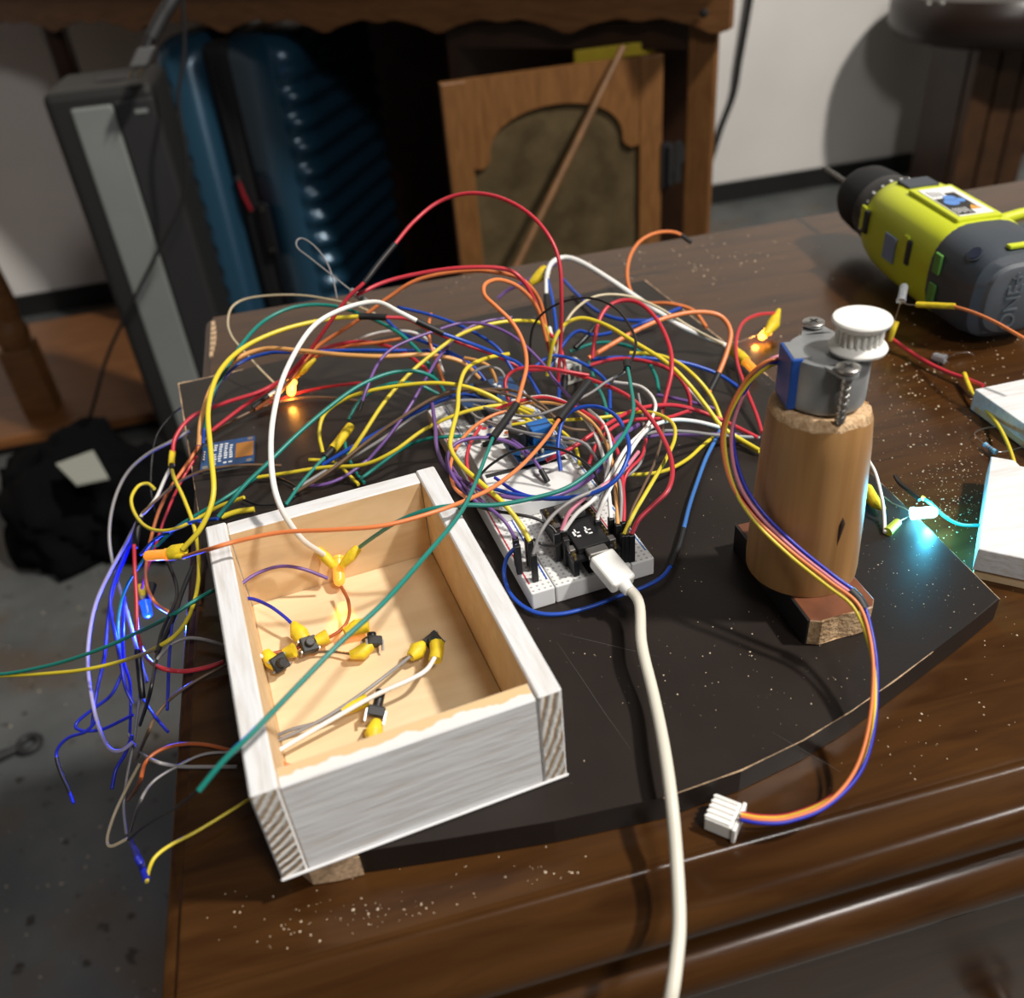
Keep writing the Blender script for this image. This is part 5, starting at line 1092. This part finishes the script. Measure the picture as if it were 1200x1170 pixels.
# ---- wires inside the wooden box
zb_ = bz*1000
wire('purple wire arching inside the box to the amber led', 'purple', [(276, 690, zb_+18), (300, 673, zb_+18), (328, 664, zb_+18), (355, 667, zb_+16), (384, 678, zb_+10)], 5)
wire('blue wire inside the box reaching a taped switch', 'deep blue', [(276, 703, zb_+10), (295, 702, zb_+11), (315, 710, zb_+11), (332, 722, zb_+10), (345, 734, zb_+8)], 5)
wire('orange wire curling from the box led to the switches', 'rust', [(400, 688, zb_+8), (408, 704, zb_+8), (409, 722, zb_+7), (402, 736, zb_+6), (388, 746, zb_+5), (370, 752, zb_+4), (345, 760, zb_+4), (320, 766, zb_+5)], 5)
wire('brown wire linking two switches on the box floor', 'brown', [(345, 767, zb_+4), (365, 765, zb_+3), (390, 764, zb_+3), (414, 767, zb_+4)], 4)
wire('short white wire entering the box through its left wall', 'white', [(278, 760, zb_+8), (292, 765, zb_+8), (305, 769, zb_+7), (316, 772, zb_+6)], 6)
wire('red wire running beside the short white wire in the box', 'red', [(284, 772, zb_+4), (305, 770, zb_+4), (330, 764, zb_+4), (350, 760, zb_+4)], 4)
wire('grey wire crossing the box floor to the lone switch', 'grey', [(306, 876, zb_+5), (340, 862, zb_+6), (380, 842, zb_+7), (420, 816, zb_+8), (455, 790, zb_+8), (484, 767, zb_+6)], 5)
wire('grey wire crossing the box floor to the front switch', 'grey', [(306, 871, zb_+4), (340, 856, zb_+5), (375, 846, zb_+5), (402, 834, zb_+6)], 5)
wire('white wire crossing the box floor to the lone switch', 'white', [(308, 892, zb_+5), (340, 872, zb_+7), (390, 843, zb_+9), (440, 815, zb_+11), (480, 797, zb_+12), (500, 785, zb_+12), (511, 768, zb_+10)], 7)
wire('orange wire stub by the front left corner in the box', 'orange', [(308, 889, zb_+3), (325, 893, zb_+3), (345, 898, zb_+3), (366, 899, zb_+2)], 4.5)
o = wire('yellow tape strip lying along the box back edge', 'yellow', [(260, 606, 14), (278, 600, 15), (298, 597, 15)], 8, name='tape_strip'); o['category'] = 'tape'
print('wires', NW[0])

# ================================================================== sawdust
def dust(name, spots, label, z0):
    vs_, fs = [], []
    for (x, y, s_) in spots:
        b = len(vs_); a = random.random()*6.3; h = s_*random.uniform(.4, .8)
        for k in range(4):
            an = a + k*math.pi/2 + random.uniform(-.3, .3); rr = s_*random.uniform(.5, 1)
            vs_.append((x+rr*math.cos(an), y+rr*math.sin(an), z0+.00005))
        vs_.append((x+s_*random.uniform(-.3, .3), y+s_*random.uniform(-.3, .3), z0+h))
        fs += [(b, b+1, b+4), (b+1, b+2, b+4), (b+2, b+3, b+4), (b+3, b, b+4), (b+3, b+2, b+1, b)]
    o = link(name, mesh(name, vs_, fs), mat('sawdust_flakes', (.62, .50, .36), .9)); tag(o, label, 'sawdust', kind='stuff'); return o
from mathutils.geometry import intersect_point_quad_2d
def inside(x, y, poly):
    c = False; n = len(poly); j = n-1
    for i in range(n):
        xi, yi = poly[i]; xj, yj = poly[j]
        if (yi > y) != (yj > y) and x < (xj-xi)*(y-yi)/(yj-yi)+xi: c = not c
        j = i
    return c
def cluster(u, v, su, sv, n, smin, smax, z=0.):
    out = []
    for _ in range(n):
        p = pz(random.gauss(u, su), random.gauss(v, sv), z); out.append((p.x, p.y, smin+(smax-smin)*random.random()**3))
    return out
ds = []
for a in ((840, 300, 60, 20, 170, .0002, .0012), (740, 305, 60, 14, 60, .0002, .0008), (1060, 450, 50, 45, 260, .0002, .0010), (950, 400, 35, 35, 70, .0002, .0009), (1120, 570, 35, 40, 420, .0002, .0007), (1150, 420, 40, 25, 90, .0002, .001), (470, 1068, 38, 6, 26, .0002, .0009),
          (420, 1075, 60, 12, 40, .00015, .0005), (330, 1090, 50, 22, 40, .0002, .0006), (620, 1030, 60, 18, 40, .0002, .0008), (1060, 860, 60, 40, 40, .0002, .0006), (430, 320, 90, 18, 60, .0002, .0007), (1100, 700, 40, 30, 40, .0002, .0006), (1180, 760, 30, 40, 20, .0002, .0006), (560, 330, 60, 10, 50, .0002, .0007)):
    ds += cluster(*a)
ds = [s for s in ds if DX0+.004 < s[0] < DX1 and DYF+.002 < s[1] < DYB-.004 and not inside(s[0], s[1], outline)]
dust('desk_sawdust', ds, 'pale sawdust flakes scattered on the brown desk top', 0)
bs = []
for a in ((900, 780, 90, 50, 110, .00012, .0006, BT), (700, 780, 70, 60, 60, .00012, .0005, BT), (1080, 690, 40, 30, 80, .00012, .0005, BT), (560, 380, 120, 25, 60, .00012, .0005, BT), (820, 620, 40, 60, 40, .00012, .0005, BT), (300, 480, 40, 40, 30, .00012, .0005, BT), (1010, 640, 25, 25, 40, .00012, .0005, BT)):
    bs += cluster(*a)
bs = [s for s in bs if inside(s[0], s[1], outline)]
dust('board_sawdust', bs, 'fine sawdust specks scattered on the black board', BT)
fs_ = []
for a in ((60, 760, 60, 70, 70, .0006, .0030, FZ), (90, 1050, 70, 70, 60, .0006, .0026, FZ), (40, 620, 40, 30, 20, .0006, .0026, FZ)): fs_ += cluster(*a)
dust('floor_debris', fs_, 'pale specks of grit scattered on the grey concrete floor', FZ)
# a white wood shaving by the board corner
p = pz(1143, 734, 0)
o = prism('wood_shaving', [(p.x-.0022, p.y-.001), (p.x+.002, p.y-.0012), (p.x+.0024, p.y+.0006), (p.x-.0016, p.y+.0012)], .0001, .001, M_silk, None, bev=.0002); tag(o, 'tiny white shaving on the desk beside the board right corner', 'shaving')
